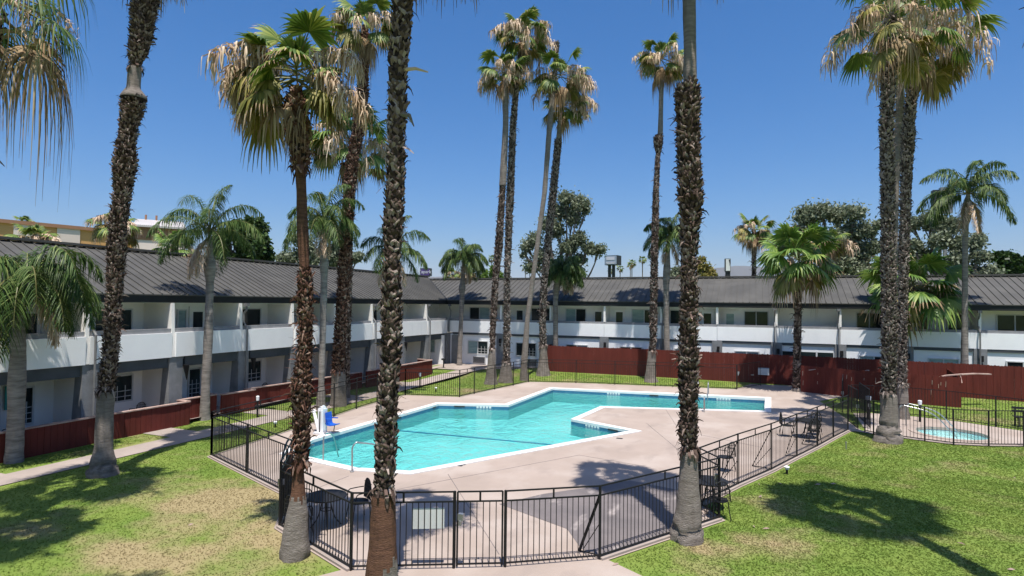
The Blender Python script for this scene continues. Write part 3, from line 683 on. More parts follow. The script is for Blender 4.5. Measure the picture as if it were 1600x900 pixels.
red_wall('patio_wall', [(-21.75, 29.5), (-21.35, 36.6), (-22.6, 36.7)], .98, 'farthest low red wall, ending in a clean corner by the path near the building corner')

# ---------------------------------------------------------------- tall red board fences
def board_fence(label, pts, h, wear=False, rnd_top=True):
    o = thing('board_fence', label, 'wooden fence', (*pts[0], gh(*pts[0])))
    mb = MB()
    for a, b in zip(pts, pts[1:]):
        L = math.hypot(b[0] - a[0], b[1] - a[1]); n = max(1, int(L / .145)); d = ((b[0] - a[0]) / n, (b[1] - a[1]) / n)
        nx, ny = -d[1] / (L / n), d[0] / (L / n)
        for k in range(n):
            off = .012 * (k % 2) + rnd.uniform(-.004, .004)
            p = (a[0] + d[0] * k + nx * off, a[1] + d[1] * k + ny * off); q = (a[0] + d[0] * (k + .99) + nx * off, a[1] + d[1] * (k + .99) + ny * off)
            z = gh(*p); hh = h + rnd.uniform(-.02, .015)
            c = 0.03; e = ((q[0] - p[0]) * .22, (q[1] - p[1]) * .22)
            T = .02
            prof = [(p[0], p[1], z), (q[0], q[1], z), (q[0], q[1], z + hh - c), (q[0] - e[0], q[1] - e[1], z + hh), (p[0] + e[0], p[1] + e[1], z + hh), (p[0], p[1], z + hh - c)]
            V = [(x - nx * T / 2, y - ny * T / 2, zz) for x, y, zz in prof] + [(x + nx * T / 2, y + ny * T / 2, zz) for x, y, zz in prof]
            mb.add(V, [(0, 1, 2, 3, 4, 5), (11, 10, 9, 8, 7, 6)] + [(i, i + 6, (i + 1) % 6 + 6, (i + 1) % 6) for i in range(6)])
    mb.build('boards', M_red, o)
    rl = MB()
    for a, b in zip(pts, pts[1:]):
        L = math.hypot(b[0] - a[0], b[1] - a[1]); nx, ny = -(b[1] - a[1]) / L, (b[0] - a[0]) / L
        for zz in (.35, h - .35): rl.bar((a[0] + nx * .05, a[1] + ny * .05, gh(*a) + zz), (b[0] + nx * .05, b[1] + ny * .05, gh(*b) + zz), .05, .09)
    rl.build('back_rail', M_red, o)
    if wear:
        wv = MB()
        for a, b in zip(pts, pts[1:]):
            L = math.hypot(b[0] - a[0], b[1] - a[1]); d = np.array(((b[0] - a[0]) / L, (b[1] - a[1]) / L))
            for k in range(int(L * 2.2)):
                t = rnd.uniform(.1, L - .1); q = np.array(a) + d * t; z = gh(*q) + rnd.choice([h * .72, h * .75, h * .4]) + rnd.uniform(-.1, .1); hh = rnd.uniform(.04, .16)
                nx, ny = d[1], -d[0]
                q = q + np.array((nx, ny)) * .019
                wv.bar((q[0], q[1], z - hh), (q[0] + .01, q[1], z + hh), .016, .008)
        wv.build('worn_patches', M_raw, o)
    return o
bfpts = [(-14.15, 42.0), (-14.1, 40.55), (-13.6, 40.45), (-7.35, 40.75), (-3.2, 40.6), (.8, 40.4), (4.5, 40.2), (9.0, 39.7), (13.5, 39.2), (19, 38.6)]
fo = board_fence('tall dark red wooden board fence running along the back building behind the pool', bfpts, 1.86)
enc = [(2.45, 38.2), (4.55, 37.6), (6.5, 37.1), (9.75, 36.7), (9.85, 39.5)]
board_fence('lower red board enclosure with worn planks standing in front of the tall back fence', enc, 1.56, True)
# things lying on the enclosure
o = thing('curved_board', 'long pale curved board balanced on the corner of the red enclosure', 'board', (9.4, 37.3, 1.75)); mb = MB()
p0, p1, p2 = at(1457, 592, (8.4, 37.0)), at(1500, 585, (9.7, 37.0)), at(1547, 584.5, (10.9, 37.6))
pts = [p0, (p0 * .5 + p1 * .5) + np.array((0, 0, .06)), p1, p1 * .5 + p2 * .5 + np.array((0, 0, .03)), p2]
for a, b in zip(pts, pts[1:]): mb.bar(a, b, .22, .05)
mb.build('plank', M_redcap, o); mb = MB(); mb.bar(pts[2] - (0, 0, .02), (9.8, 36.75, 1.35), .05); mb.build('prop', M_redcap, o)
for (px, py, lab, dx) in [(1278, 578, 'splintered pale plank lying across the top of the red enclosure near the slim palm', .9), (1352, 582, 'short bent pale plank on the enclosure top left of the twin palm trunks', .8)]:
    q = at(px, py, (4.0, 37.9)); mb = MB()
    mb.bar(q - np.array((dx / 2, .1, .03)), q + np.array((dx / 2 - .2, .3, .10)), .14, .035); mb.bar(q + np.array((.1, .1, .0)), q + np.array((dx / 2, .1, -.12)), .09, .03)
    mb.add([q + np.array((-.1, 0, .04)), q + np.array((.1, .05, .16)), q + np.array((.14, .05, .12)), q + np.array((0, .06, .02))], [(0, 1, 2, 3), (3, 2, 1, 0)])
    tag(mb.build('broken_plank', M_redcap), lab, 'plank')

# ---------------------------------------------------------------- black metal fences
FH = 1.5
def fence_panel(inf, a, b, h=FH, top2=True, dens=.112, z0=.1):
    L = math.hypot(b[0] - a[0], b[1] - a[1]); za, zb = gh(*a), gh(*b)
    rh = h - .19 if top2 else h
    for zz in ([h, rh, z0] if top2 else [h, z0]): inf.bar((*a, za + zz), (*b, zb + zz), .028, .028)
    n = max(2, int(L / dens))
    for k in range(1, n):
        t = k / n; x, y = a[0] + (b[0] - a[0]) * t, a[1] + (b[1] - a[1]) * t; z = za + (zb - za) * t
        inf.add([(x + sx * .0068, y + sy * .0068, z + zz) for zz in (z0, rh) for sx, sy in ((-1, -1), (1, -1), (1, 1), (-1, 1))],
                [(0, 1, 5, 4), (1, 2, 6, 5), (2, 3, 7, 6), (3, 0, 4, 7)])
    if top2:
        for t in (.5,):
            x, y = a[0] + (b[0] - a[0]) * t, a[1] + (b[1] - a[1]) * t; z = za + (zb - za) * t
            inf.bar((x, y, z + rh), (x, y, z + h), .03)
def metal_fence(label, pts, braces=(), h=FH, top2=True, step=2.4, group='black metal fences around the pool'):
    o = thing('metal_fence', label, 'metal fence', (*pts[0], gh(*pts[0])), group)
    P = [pts[0]]
    for a, b in zip(pts, pts[1:]):
        L = math.hypot(b[0] - a[0], b[1] - a[1]); n = max(1, round(L / step))
        for k in range(1, n + 1): P.append((a[0] + (b[0] - a[0]) * k / n, a[1] + (b[1] - a[1]) * k / n))
    for a, b in zip(P, P[1:]):
        m_ = MB(); fence_panel(m_, a, b, h, top2); m_.build('panel', M_black, o)
    for p in P:
        m_ = MB(); z = gh(*p); m_.box(p[0] - .023, p[1] - .023, z, p[0] + .023, p[1] + .023, z + h + .015); m_.build('post', M_black, o)
    for (p, d, th) in braces:
        m_ = MB(); z = gh(*p); m_.bar((p[0], p[1], z + h * .88), (p[0] + d[0], p[1] + d[1], z + .03), th); m_.bar((p[0], p[1], z + h * .5), (p[0] + d[0] * .8, p[1] + d[1] * .8, z + .1), .014)
        m_.bar((p[0], p[1], z + .1), (p[0] + d[0], p[1] + d[1], z + .04), .02); m_.build('brace', M_black, o)
    return o
def V2(px, py): q = G(px, py); return (q[0], q[1])
metal_fence('black picket fence from the deck left corner to the arched gate', [fA, fB])
o = metal_fence('front black picket fence with the pale notice, left of the latched gate', [fC, fD, fE0], step=3.0)
n_ = nrm(np.array([fE0[0] - fD[0], fE0[1] - fD[1]])); q = np.array(fD) + n_ * 1.42; nn = np.array((n_[1], -n_[0])) * .03
mb = MB(); mb.bar((*(q - n_ * .26 - nn * 1.2), .98), (*(q + n_ * .36 - nn * 1.2), .98), .012, .40)
q2 = q
tag(mb.build('notice_board', M_signw), 'blank pale notice board fixed inside the front fence', 'notice')
dG = np.array(V2(905, 863)) - np.array(fF)
metal_fence('front black picket fence right of the latched gate, with a thick leaning brace', [fE, fF, fG],
            [(fF, tuple(dG), .045)], step=3.4)
metal_fence('black picket fence along the right side of the deck beside the lawn', [fH] + fR, [(fR[0], (-.5, .35), .02), (fR[1], (-.55, .35), .02), (fR[2], (-.35, .1), .022), (fR[3], (-.5, .3), .02)], step=4)
metal_fence('black picket fence along the far left of the deck behind the blue pool lift', fL, step=4)
metal_fence('black picket fence along the back edge of the deck before the red fence', [fL[-1]] + fBk, step=3.0)
metal_fence('black picket fence curving along the front of the round spa', [(4.2, 28.2)] + spa_deck[1:], h=1.35, top2=False, step=2.6)
metal_fence('black picket fence curving behind the round spa', [(4.4, 33.3), (6.3, 33.6), (8.2, 33.0), (9.75, 32.0), (11.2, 30.9), (13.5, 30.3)], h=1.35, top2=False, step=2.4)
def gate(label, a, b, h=FH, arch=False, top2=True):
    o = thing('metal_gate', label, 'gate', (*a, gh(*a)), 'black metal gates of the pool fence')
    a = np.array(a); b = np.array(b); d = nrm(b - a); za = gh(*a); L = np.linalg.norm(b - a)
    m_ = MB(); a2 = a + d * .06; b2 = b - d * .06
    for p in (a2, b2): m_.bar((*p, za + .06), (*p, za + h), .028)
    if arch:
        pts = [(*(a2 + (b2 - a2) * t), za + h + .22 * sin(pi * t)) for t in np.linspace(0, 1, 9)]
        for p, q in zip(pts, pts[1:]): m_.bar(p, q, .035)
    fence_panel(m_, tuple(a2), tuple(b2), h, top2); leaf = m_.build('leaf', M_black, o)
    m_ = MB(); q = a + d * .13; m_.box(q[0] - .05, q[1] - .05, za + .95, q[0] + .06, q[1] + .03, za + 1.08); m_.box(q[0] - .02, q[1] - .07, za + .86, q[0] + .03, q[1] - .03, za + .95); m_.build('latch', M_steel, o)
    return o
gate('black metal gate in the middle of the front fence with a steel latch', fE0, fE)
gate('arched black metal gate seen edge on behind the foot of the leaning palm', fC, fB, arch=True)
gate('black metal gate at the right corner of the front fence, behind the thick palm foot', fG, fH)
gate('black metal gate at the back of the deck before the red fence door', fBk[-1], (.35, 39.35), top2=False)
gate('tall dark gate standing open where the deck meets the spa', (4.0, 28.45), (3.85, 30.2), h=1.7, top2=False)
gate('second dark gate across the passage beside the spa palms', (4.5, 28.9), (4.45, 31.4), h=1.7, top2=False)
gate('far dark gate at the end of the passage beside the red enclosure', (3.9, 32.5), (4.3, 35.5), h=1.6, top2=False)
# sign and door knob on the back fence
q = at(1193, 580, (.5, 40.3)); mb = MB(); mb.box(q[0] - .32, q[1] - .14, q[2] - .22, q[0] + .32, q[1] - .115, q[2] + .22); o = thing('pool_sign', 'small white notice hanging on the tall red fence behind the back gate', 'sign', q); mb.build('board', M_signw, o)
mb = MB(); mb.box(q[0] - .32, q[1] - .146, q[2] + .16, q[0] + .32, q[1] - .141, q[2] + .22)
for k, wd in enumerate((.34, .42, .30, .36)): mb.box(q[0] - wd / 2 + .06, q[1] - .146, q[2] + .09 - k * .075, q[0] + wd / 2 + .03, q[1] - .141, q[2] + .105 - k * .075)
mb.build('print', M_signblue, o)
q = at(1177, 585.5, (.1, 40.3)); mb = MB(); mb.tube([q + np.array((-.02, -.2, 0)), q + np.array((.0, -.05, 0))], .035, 8); mb.box(q[0] - .14, q[1] - .2, q[2] - .02, q[0], q[1] - .17, q[2] + .02)
tag(mb.build('door_handle', M_steel), 'small steel lever handle on the red fence left of the white notice', 'handle')
# electric boxes and white thing by the spa

# ---------------------------------------------------------------- pool equipment and furniture
def curve3(pts, n=8):   # catmull-rom
    P = [np.array(p, float) for p in pts]; P = [2 * P[0] - P[1]] + P + [2 * P[-1] - P[-2]]; out = []
    for i in range(1, len(P) - 2):
        for t in np.linspace(0, 1, n, endpoint=False):
            out.append(.5 * ((2 * P[i]) + (-P[i - 1] + P[i + 1]) * t + (2 * P[i - 1] - 5 * P[i] + 4 * P[i + 1] - P[i + 2]) * t * t + (-P[i - 1] + 3 * P[i] - 3 * P[i + 1] + P[i + 2]) * t ** 3))
    out.append(P[-2]); return out
def handrail(label, base, d, h=.86, reach=1.5, drop=1.1, group='steel handrails of the pools'):
    d = nrm(np.array([*d, 0.])); b = np.array([*base, .02])
    mb = MB(); pts = [b, b + (0, 0, h * .55), b + (0, 0, h * .85), b + d * .10 + (0, 0, h), b + d * .25 + (0, 0, h * .99), b + d * reach * .6 + (0, 0, h * .72), b + d * reach + (0, 0, h - drop)]
    o = thing('handrail', label, 'handrail', b, group); mb.tube(curve3(pts, 5), .024, 8); mb.build('rail', M_steel, o, smooth=True)
    m2 = MB(); m2.tube([b, b + (0, 0, .02)], .06, 12); m2.build('flange', M_steel, o); return o
handrail('steel grab rail on the near pool edge left of the central rough trunk', G2(550, 738.5), (.55, .83))
handrail('steel grab rail at the pool corner half hidden by the leaning palm trunk', G2(505, 722), (-.35, .94))
handrail('thin steel ladder rail on the far pool edge right of the dark trunk', G2(1107, 616.5), (0, -1), .75, .7, 1.0)
handrail('steel ladder rail on the far pool edge hidden next to the dark thick trunk', (G2(1107, 616.5)[0] - .55, G2(1107, 616.5)[1]), (0, -1), .75, .7, 1.0)
handrail('steel ladder rail on the near edge of the narrow pool arm', G2(1100, 644.5), (0, 1), .7, .6, 1.0)
sp = np.array(G2(1405, 668)); 
handrail('long steel handrail sloping down into the round spa, nearer of the two', sp, (.72, -.15), .95, 2.0, 1.15)
handrail('long steel handrail sloping down into the round spa, farther of the two', sp + (.35, .5), (.75, -.12), .95, 1.9, 1.1)
# pool lift
q = G(503, 678); L0 = thing('pool_lift', 'white pool lift with blue seat standing on the deck at the left of the pool', 'pool lift', q)
x, y = q[0], q[1]
mb = MB(); mb.obox((x - .16, y - .14), (1, 0), (0, 1), .34, .30, .06, 1.28); mb.obox((x - .10, y - .18), (1, 0), (0, 1), .08, .04, .1, 1.2); mb.obox((x + .04, y - .18), (1, 0), (0, 1), .10, .04, .1, 1.2); mb.build('mast', M_white, L0)
mb = MB(); mb.obox((x - .02, y - .2), (1, 0), (0, 1), .05, .03, .12, 1.15); mb.build('mast_slot', M_bronze, L0)
mb = MB(); mb.obox((x - .3, y - .32), (1, 0), (0, 1), .85, .16, .02, .12); mb.obox((x - .35, y - .2), (1, 0), (0, 1), .2, .5, .02, .1); mb.obox((x + .3, y - .3), (1, 0), (0, 1), .16, .5, .02, .12); mb.build('base', M_white, L0)
mb = MB(); mb.bar((x - .12, y - .1, .12), (x - .75, y + .25, 1.0), .13, .09); mb.tube([(x - .78, y + .26, 1.0), (x - .70, y + .22, 1.06)], .09, 10); mb.build('boom', M_white, L0)
mb = MB(); mb.box(x - .12, y - .12, 1.28, x + .14, y + .12, 1.36); mb.box(x + .03, y - .06, 1.34, x + .1, y + .06, 1.44); mb.build('battery_box', M_white, L0)
seat = MB(); sx, sy = x + .28, y - .1
prof = [(0, 1.10), (.03, .85), (.06, .60), (.10, .52), (.30, .50), (.55, .54)]
for (a, za), (b, zb) in zip(prof, prof[1:]):
    seat.add([(sx + a, sy, za), (sx + b, sy, zb), (sx + b, sy + .46, zb), (sx + a, sy + .46, za), (sx + a - .03, sy, za - .05), (sx + b - .03, sy, zb - .05), (sx + b - .03, sy + .46, zb - .05), (sx + a - .03, sy + .46, za - .05)],
             [(0, 1, 2, 3), (7, 6, 5, 4), (0, 4, 5, 1), (3, 2, 6, 7), (0, 3, 7, 4), (1, 5, 6, 2)])
seat.bar((sx + .02, sy + .0, .78), (sx + .40, sy, .80), .05); seat.bar((sx + .02, sy + .46, .78), (sx + .40, sy + .46, .80), .05)
seat.build('seat', M_blue, L0, smooth=False)
mb = MB(); mb.bar((sx + .5, sy + .1, .5), (sx + .45, sy + .1, .22), .03); mb.bar((sx + .45, sy - .02, .2), (sx + .62, sy + .3, .16), .2, .02); mb.bar((sx + .1, sy + .2, .5), (x, y, .55), .06); mb.build('footrest', M_bronze, L0)

L0.scale = (.78, .78, .78)
def table(label, x, y, r=.46, h=.72):
    o = thing('patio_table', label, 'table', (x, y, 0), 'iron patio tables on the pool deck'); mb = MB()
    mb.tube([(x, y, h - .015), (x, y, h)], r, 28); mb.tube([(x, y, h - .04), (x, y, h - .015)], [r - .03, r + .005], 28)
    mb.build('table_top', M_blackr, o)
    for k in range(4):
        a = pi / 4 + k * pi / 2; c, s = cos(a), sin(a); mb = MB()
        mb.tube(curve3([(x + c * .08, y + s * .08, h - .03), (x + c * .12, y + s * .12, .45), (x + c * .2, y + s * .2, .2), (x + c * .34, y + s * .34, .02)], 4), .014, 6); mb.build('leg', M_black, o)
    mb = MB(); mb.tube([(x + .12 * cos(a), y + .12 * sin(a), .4) for a in np.linspace(0, 2 * pi, 17)], .01, 6, False); mb.build('ring', M_black, o)
    return o
def chair(label, x, y, a, group='iron patio chairs on the pool deck'):
    o = thing('patio_chair', label, 'chair', (x, y, 0), group); ca, sa = cos(a), sin(a)
    def T(u, v, z): return (x + u * ca - v * sa, y + u * sa + v * ca, z + .02)
    mb = MB(); n = 10; mb.tube([T(0, 0, .43), T(0, 0, .45)], .23, 20); mb.build('seat', M_blackr, o)
    mb = MB(); W = .22
    arc = [T(-.22, v, .46 + .48 * (1 - (abs(v) / W) ** 2.6) ** .5) for v in np.linspace(-W, W, 15)]
    mb.tube(arc, .013, 6)
    for v in np.linspace(-W * .8, W * .8, 8): 
        top = .46 + .48 * (1 - (abs(v) / W) ** 2.6) ** .5; mb.bar(T(-.22, v, .46), T(-.22, v, top), .012, .02)
    for z in (.55, .65, .75, .84): mb.bar(T(-.222, -W * .92, z), T(-.222, W * .92, z), .01, .014)
    mb.build('backrest', M_blackr, o)
    for s in (-1, 1):
        mb = MB(); mb.tube(curve3([T(-.21, s * .22, .70), T(0, s * .26, .69), T(.16, s * .26, .66), T(.19, s * .24, .45)], 4), .012, 6); mb.build('armrest', M_black, o)
        for u in (-1, 1):
            mb = MB(); mb.tube([T(u * .17, s * .17, .44), T(u * .24, s * .22, 0)], .012, 6); mb.build('leg', M_black, o)
    return o
t1 = G(510, 774, .72); table('round black iron table behind the front left fence beside the leaning palm foot', t1[0], t1[1])
chair('black iron chair nearest the viewer left of the front left table', t1[0] - .15, t1[1] - .72, 1.3)
chair('black iron chair left of the round table near the arched gate', t1[0] - .78, t1[1] - .05, 0.1)
chair('black iron chair on the pool side of the front left table', t1[0] + .45, t1[1] + .62, -2.1)
t2 = G(1108, 752, .72); table('round black iron table in the right corner behind the small gate', t2[0], t2[1] + .1)
chair('black iron chair beside the right corner table, back towards the lawn', t2[0] + .25, t2[1] - .55, 2.0)
chair('black iron chair standing alone behind the right fence by the corner', G2(1133, 737)[0], G2(1133, 737)[1], 2.6)
t3 = G(1262, 656, .72); table('round black iron table in palm shade at the far end of the right fence', t3[0], t3[1])
chair('black iron chair in the shade left of the far right table', t3[0] - .75, t3[1] - .1, 0.2)
chair('black iron chair on the lawn side of the far right table', t3[0] + .15, t3[1] - .75, 1.7)
chair('black iron chair behind the far right table', t3[0] + .3, t3[1] + .7, -1.9)
for i, (px, yy) in enumerate([(0, 12.2), (210, 16.6), (285, 19.2), (345, 23.2), (415, 26.5)]):
    labs = ['black iron chair on the leftmost lower patio under the teal curtain', 'black iron chair showing above the red wall between the second palm and the smooth palm', 'black iron chair on the patio just left of the smooth grey palm', 'black iron chair on the shaded patio right of the smooth grey palm', 'black iron chair on the patio behind the rough leaning trunk']
    chair(labs[i], -23.6, yy, 3.0, 'iron chairs on the lower patios')

# garden lights, bollards, sprinklers, litter
def path_light(label, px, py, h=.26, r=.085):
    q = G(px, py); o = thing('garden_light', label, 'garden light', q, 'mushroom garden lights on the lawns'); x, y, z = q
    mb = MB(); mb.tube([(x, y, z), (x, y, z + h - .08)], .035, 8); mb.build('stem', M_black, o)
    mb = MB(); mb.tube([(x, y, z + h - .10), (x, y, z + h - .05), (x, y, z + h - .03), (x, y, z + h)], [r * .75, r * .8, r, r * .35], 14); mb.build('cap', M_white, o)
path_light('small white mushroom light on the right lawn beside the deck fence', 1229.5, 741)
path_light('small white mushroom light on the grass seen through the left fence corner', 430, 668)
path_light('small white mushroom light on the far grass left of the double palms', 681, 612)
def post_light(label, px, py, h, r=.07):
    q = G(px, py); o = thing('bollard_light', label, 'bollard light', q, 'tall post lights'); x, y, z = q
    mb = MB(); mb.tube([(x, y, z), (x, y, z + h - .2)], r * .8, 10); mb.build('post', M_black, o)
    mb = MB(); mb.tube([(x, y, z + h - .2), (x, y, z + h - .02), (x, y, z + h)], [r * 1.15, r * 1.3, r * .8], 12); mb.build('head', M_white, o)
post_light('dark post light with pale head behind the spa', 1437.5, 660, 1.0, .065)
post_light('dark post light with white cap before the left red wall behind the fence', 402, 652, .95, .055)
post_light('dark post light with white cap in front of the farthest low red wall', 656, 606, .9, .055)
post_light('dark post with pale head in the passage between the spa gates', 1357, 656, 1.1, .09)
q = G(693, 575); mb = MB(); mb.tube([(q[0], q[1], q[2]), (q[0], q[1], q[2] + .7)], .05, 8); mb.box(q[0] - .15, q[1] - .1, q[2] + .6, q[0] + .15, q[1] + .1, q[2] + .72)
tag(mb.build('standing_ashtray', M_bronze), 'small dark standing ashtray on the walk by the building corner', 'ashtray')
q = G(1322, 702); mb = MB(); mb.tube([q, q + np.array((0, 0, .22))], .022, 8); mb.tube([q + np.array((0, 0, .22)), q + np.array((0, 0, .27))], .03, 8)
tag(mb.build('sprinkler', M_steel), 'short pale sprinkler riser on the lawn left of the thick spa palm foot', 'sprinkler')
lit = [(298, 820), (1219, 756), (1186, 757), (1278, 757), (1188, 776), (1302, 756), (1502, 850), (1585, 747), (1580, 890), (1178, 823), (1197, 826), (962, 882)]
for i, (px, py) in enumerate(lit):
    q = G(px, py, .03); a = rnd.uniform(0, 3.1); L = rnd.uniform(.08, .2); mb = MB()
    d = np.array((cos(a), sin(a), 0.)); s = np.array((-sin(a), cos(a), 0.)) * .02
    mb.add([q - d * L / 2, q + s - d * L * .1 + (0, 0, .02), q + d * L / 2 + (0, 0, .01), q - s + (0, 0, .0), q + (0, 0, .035)], [(0, 3, 4), (3, 2, 4), (2, 1, 4), (1, 0, 4), (0, 1, 2, 3)])
    tag(mb.build('dry_leaf_scrap', M_redcap), ('tiny pale scrap on the left lawn' if i == 0 else 'pale dry leaf scrap on the right lawn'), 'leaf scrap', 'leaf scraps on the lawns')
# bench-like dark cover right of the spa
q = G(1596, 668); mb = MB()
o = thing('garden_bench', 'dark bench on the grass behind the spa at the right edge of the picture', 'bench', q)
for k in range(3): mb.box(q[0] - .2, q[1] + k * .13, q[2] + .42, q[0] + 1.3, q[1] + .1 + k * .13, q[2] + .46)
mb.build('seat', M_bronze, o)
mb = MB()
for k in range(2): mb.box(q[0] - .2, q[1] + .42, q[2] + .6 + k * .14, q[0] + 1.3, q[1] + .45, q[2] + .7 + k * .14)
mb.build('backrest', M_bronze, o)
for xx in (-.1, 1.15): mb = MB(); mb.box(q[0] + xx, q[1], q[2], q[0] + xx + .05, q[1] + .05, q[2] + .42); mb.box(q[0] + xx, q[1] + .4, q[2], q[0] + xx + .05, q[1] + .45, q[2] + .85); mb.box(q[0] + xx, q[1] + .05, q[2] + .36, q[0] + xx + .05, q[1] + .4, q[2] + .42); mb.build('leg', M_bronze, o)

# ---------------------------------------------------------------- grass blades on the near lawns
def inpoly(x, y, poly):
    c = np.zeros(len(x), bool); j = len(poly) - 1
    for i in range(len(poly)):
        yi, yj, xi, xj = poly[i][1], poly[j][1], poly[i][0], poly[j][0]
        c ^= ((yi > y) != (yj > y)) & (x < (xj - xi) * (y - yi) / (yj - yi + 1e-12) + xi); j = i
    return c
def blades(n, x0, x1, y0, y1, h):
    x = rng.uniform(x0, x1, n); y = rng.uniform(y0, y1, n)
    ok = ~inpoly(x, y, offset_poly(deck_poly, -.2)) & ~inpoly(x, y, spa_deck + spa_back + [(4.3, 28.5)]) & ~((x < -19.1) & (x > -20.6)) & (x > -21.9)
    px = CM.T @ (np.array([x, y, np.zeros_like(x)]) - CP[:, None]); u = 800 + FP * px[0] / px[2]; v = 450 + FP * px[1] / px[2]
    ok &= (px[2] > 1) & (u > -700) & (u < 2300) & (v < 1500)
    return x[ok], y[ok], h
V = []; F = []
for args in [(280000, -21.8, 18, 3, 22, .024), (130000, -3, 20, 12, 28.5, .024), (80000, -22, 22, 22, 40, .03)]:
    x, y, h = blades(*args); n = len(x); z = np.array([gh(a, b) for a, b in zip(x, y)])
    a = rng.uniform(0, 2 * pi, n); ww = .007 + .004 * rng.random(n) + .0006 * y; hh = h * rng.uniform(.5, 1.4, n); ln = rng.uniform(-.05, .05, (2, n))
    b0 = len(V) and sum(len(q) for q in V) or 0
    pts = np.empty((n, 3, 3)); pts[:, 0] = np.c_[x - ww * np.cos(a), y - ww * np.sin(a), z]; pts[:, 1] = np.c_[x + ww * np.cos(a), y + ww * np.sin(a), z]; pts[:, 2] = np.c_[x + ln[0], y + ln[1], z + hh]
    F.append(np.arange(n * 3).reshape(n, 3) + b0); V.append(pts.reshape(-1, 3))
o = rawmesh('grass', np.concatenate(V), np.concatenate(F), M_blade); o['kind'] = 'stuff'; o['label'] = 'short patchy green and straw coloured lawn grass'; o['category'] = 'grass'

# ---------------------------------------------------------------- palms
def frame_from(d, side_hint=None):
    d = nrm(d); s = np.cross(d, (0, 0, 1.)); 
    if np.linalg.norm(s) < 1e-3: s = np.array((1., 0, 0))
    s = nrm(s); u = np.cross(s, d); return d, s, u
class Leafs:
    """collects quads in numpy blocks"""
    def __init__(s): s.V = []; s.F = []; s.n = 0
    def grid(s, P):   # P: (k, rows, cols, 3)
        k, r, c, _ = P.shape; idx = np.arange(r * c).reshape(r, c)
        f = np.stack([idx[:-1, :-1], idx[1:, :-1], idx[1:, 1:], idx[:-1, 1:]], -1).reshape(-1, 4)
        F = (f[None] + (np.arange(k) * r * c)[:, None, None]).reshape(-1, 4) + s.n
        s.V.append(P.reshape(-1, 3)); s.F.append(F); s.n += k * r * c
    def build(s, name, m, parent): return rawmesh(name, np.concatenate(s.V), np.concatenate(s.F), m, parent) if s.n else None
def fan_frond(L, Pt, org, az, el, size, pet, droop=.5, nseg=26, rg=rng, curl=0.0, LT=None, wk=1.0):
    """fan leaf: stem curves out and down, blade of folded fingers splitting and drooping at the tips"""
    d0 = np.array((cos(az) * cos(el), sin(az) * cos(el), sin(el)))
    pts = [np.array(org, float)]; d = d0.copy(); n = 5
    for i in range(n): d = nrm(d + np.array((0, 0, -.13 * droop * (1 - abs(d[2]) * .5)))); pts.append(pts[-1] + d * pet / n)
    Pt.append((pts, .022, .012))
    d, s, u = frame_from(d); tw = rg.uniform(-.6, .6); s, u = s * cos(tw) + u * sin(tw), u * cos(tw) - s * sin(tw)
    hub = pts[-1]; phi = np.linspace(-2.0, 2.0, nseg) + rg.uniform(-.03, .03, nseg)
    Ls = size * (0.70 + .30 * np.cos(phi * .75)) * rg.uniform(.88, 1.06, nseg)
    t = np.array([0, .3, .58, .80, 1.0]); wd = np.array([.06, .85, .95, .38, .07]) * (size * .062 * wk)
    D = np.cos(phi)[:, None] * d + np.sin(phi)[:, None] * s        # (k,3)
    cup = -0.30 * (np.abs(phi) / 2.0)
    base = hub + D[:, None, :] * (Ls[:, None] * t[None])[..., None]
    base = base + u * (cup[:, None] * Ls[:, None] * t[None] ** 1.3)[..., None]
    dr = (droop * .75 + curl) * rg.uniform(.5, 1.3, nseg)
    base[..., 2] -= (Ls * dr)[:, None] * np.clip(t - .42, 0, 1)[None] ** 1.7 * 2.9
    base -= D[:, None, :] * ((Ls * dr)[:, None] * np.clip(t - .5, 0, 1)[None] ** 2 * .8)[..., None]
    perp = -np.sin(phi)[:, None] * d + np.cos(phi)[:, None] * s
    P = np.empty((nseg, 5, 3, 3))
    P[:, :, 0] = base - perp[:, None, :] * wd[None, :, None]; P[:, :, 2] = base + perp[:, None, :] * wd[None, :, None]; P[:, :, 1] = base + u * (wd * .55)[None, :, None]
    if LT is None: L.grid(P)
    else: L.grid(P[:, :4]); LT.grid(P[:, 3:])
def stems(Pt, parent, name, m):
    mb = MB()
    for pts, r0, r1 in Pt: mb.tube(pts, list(np.linspace(r0, r1, len(pts))), 5, True)
    return mb.build(name, m, parent) if Pt else None
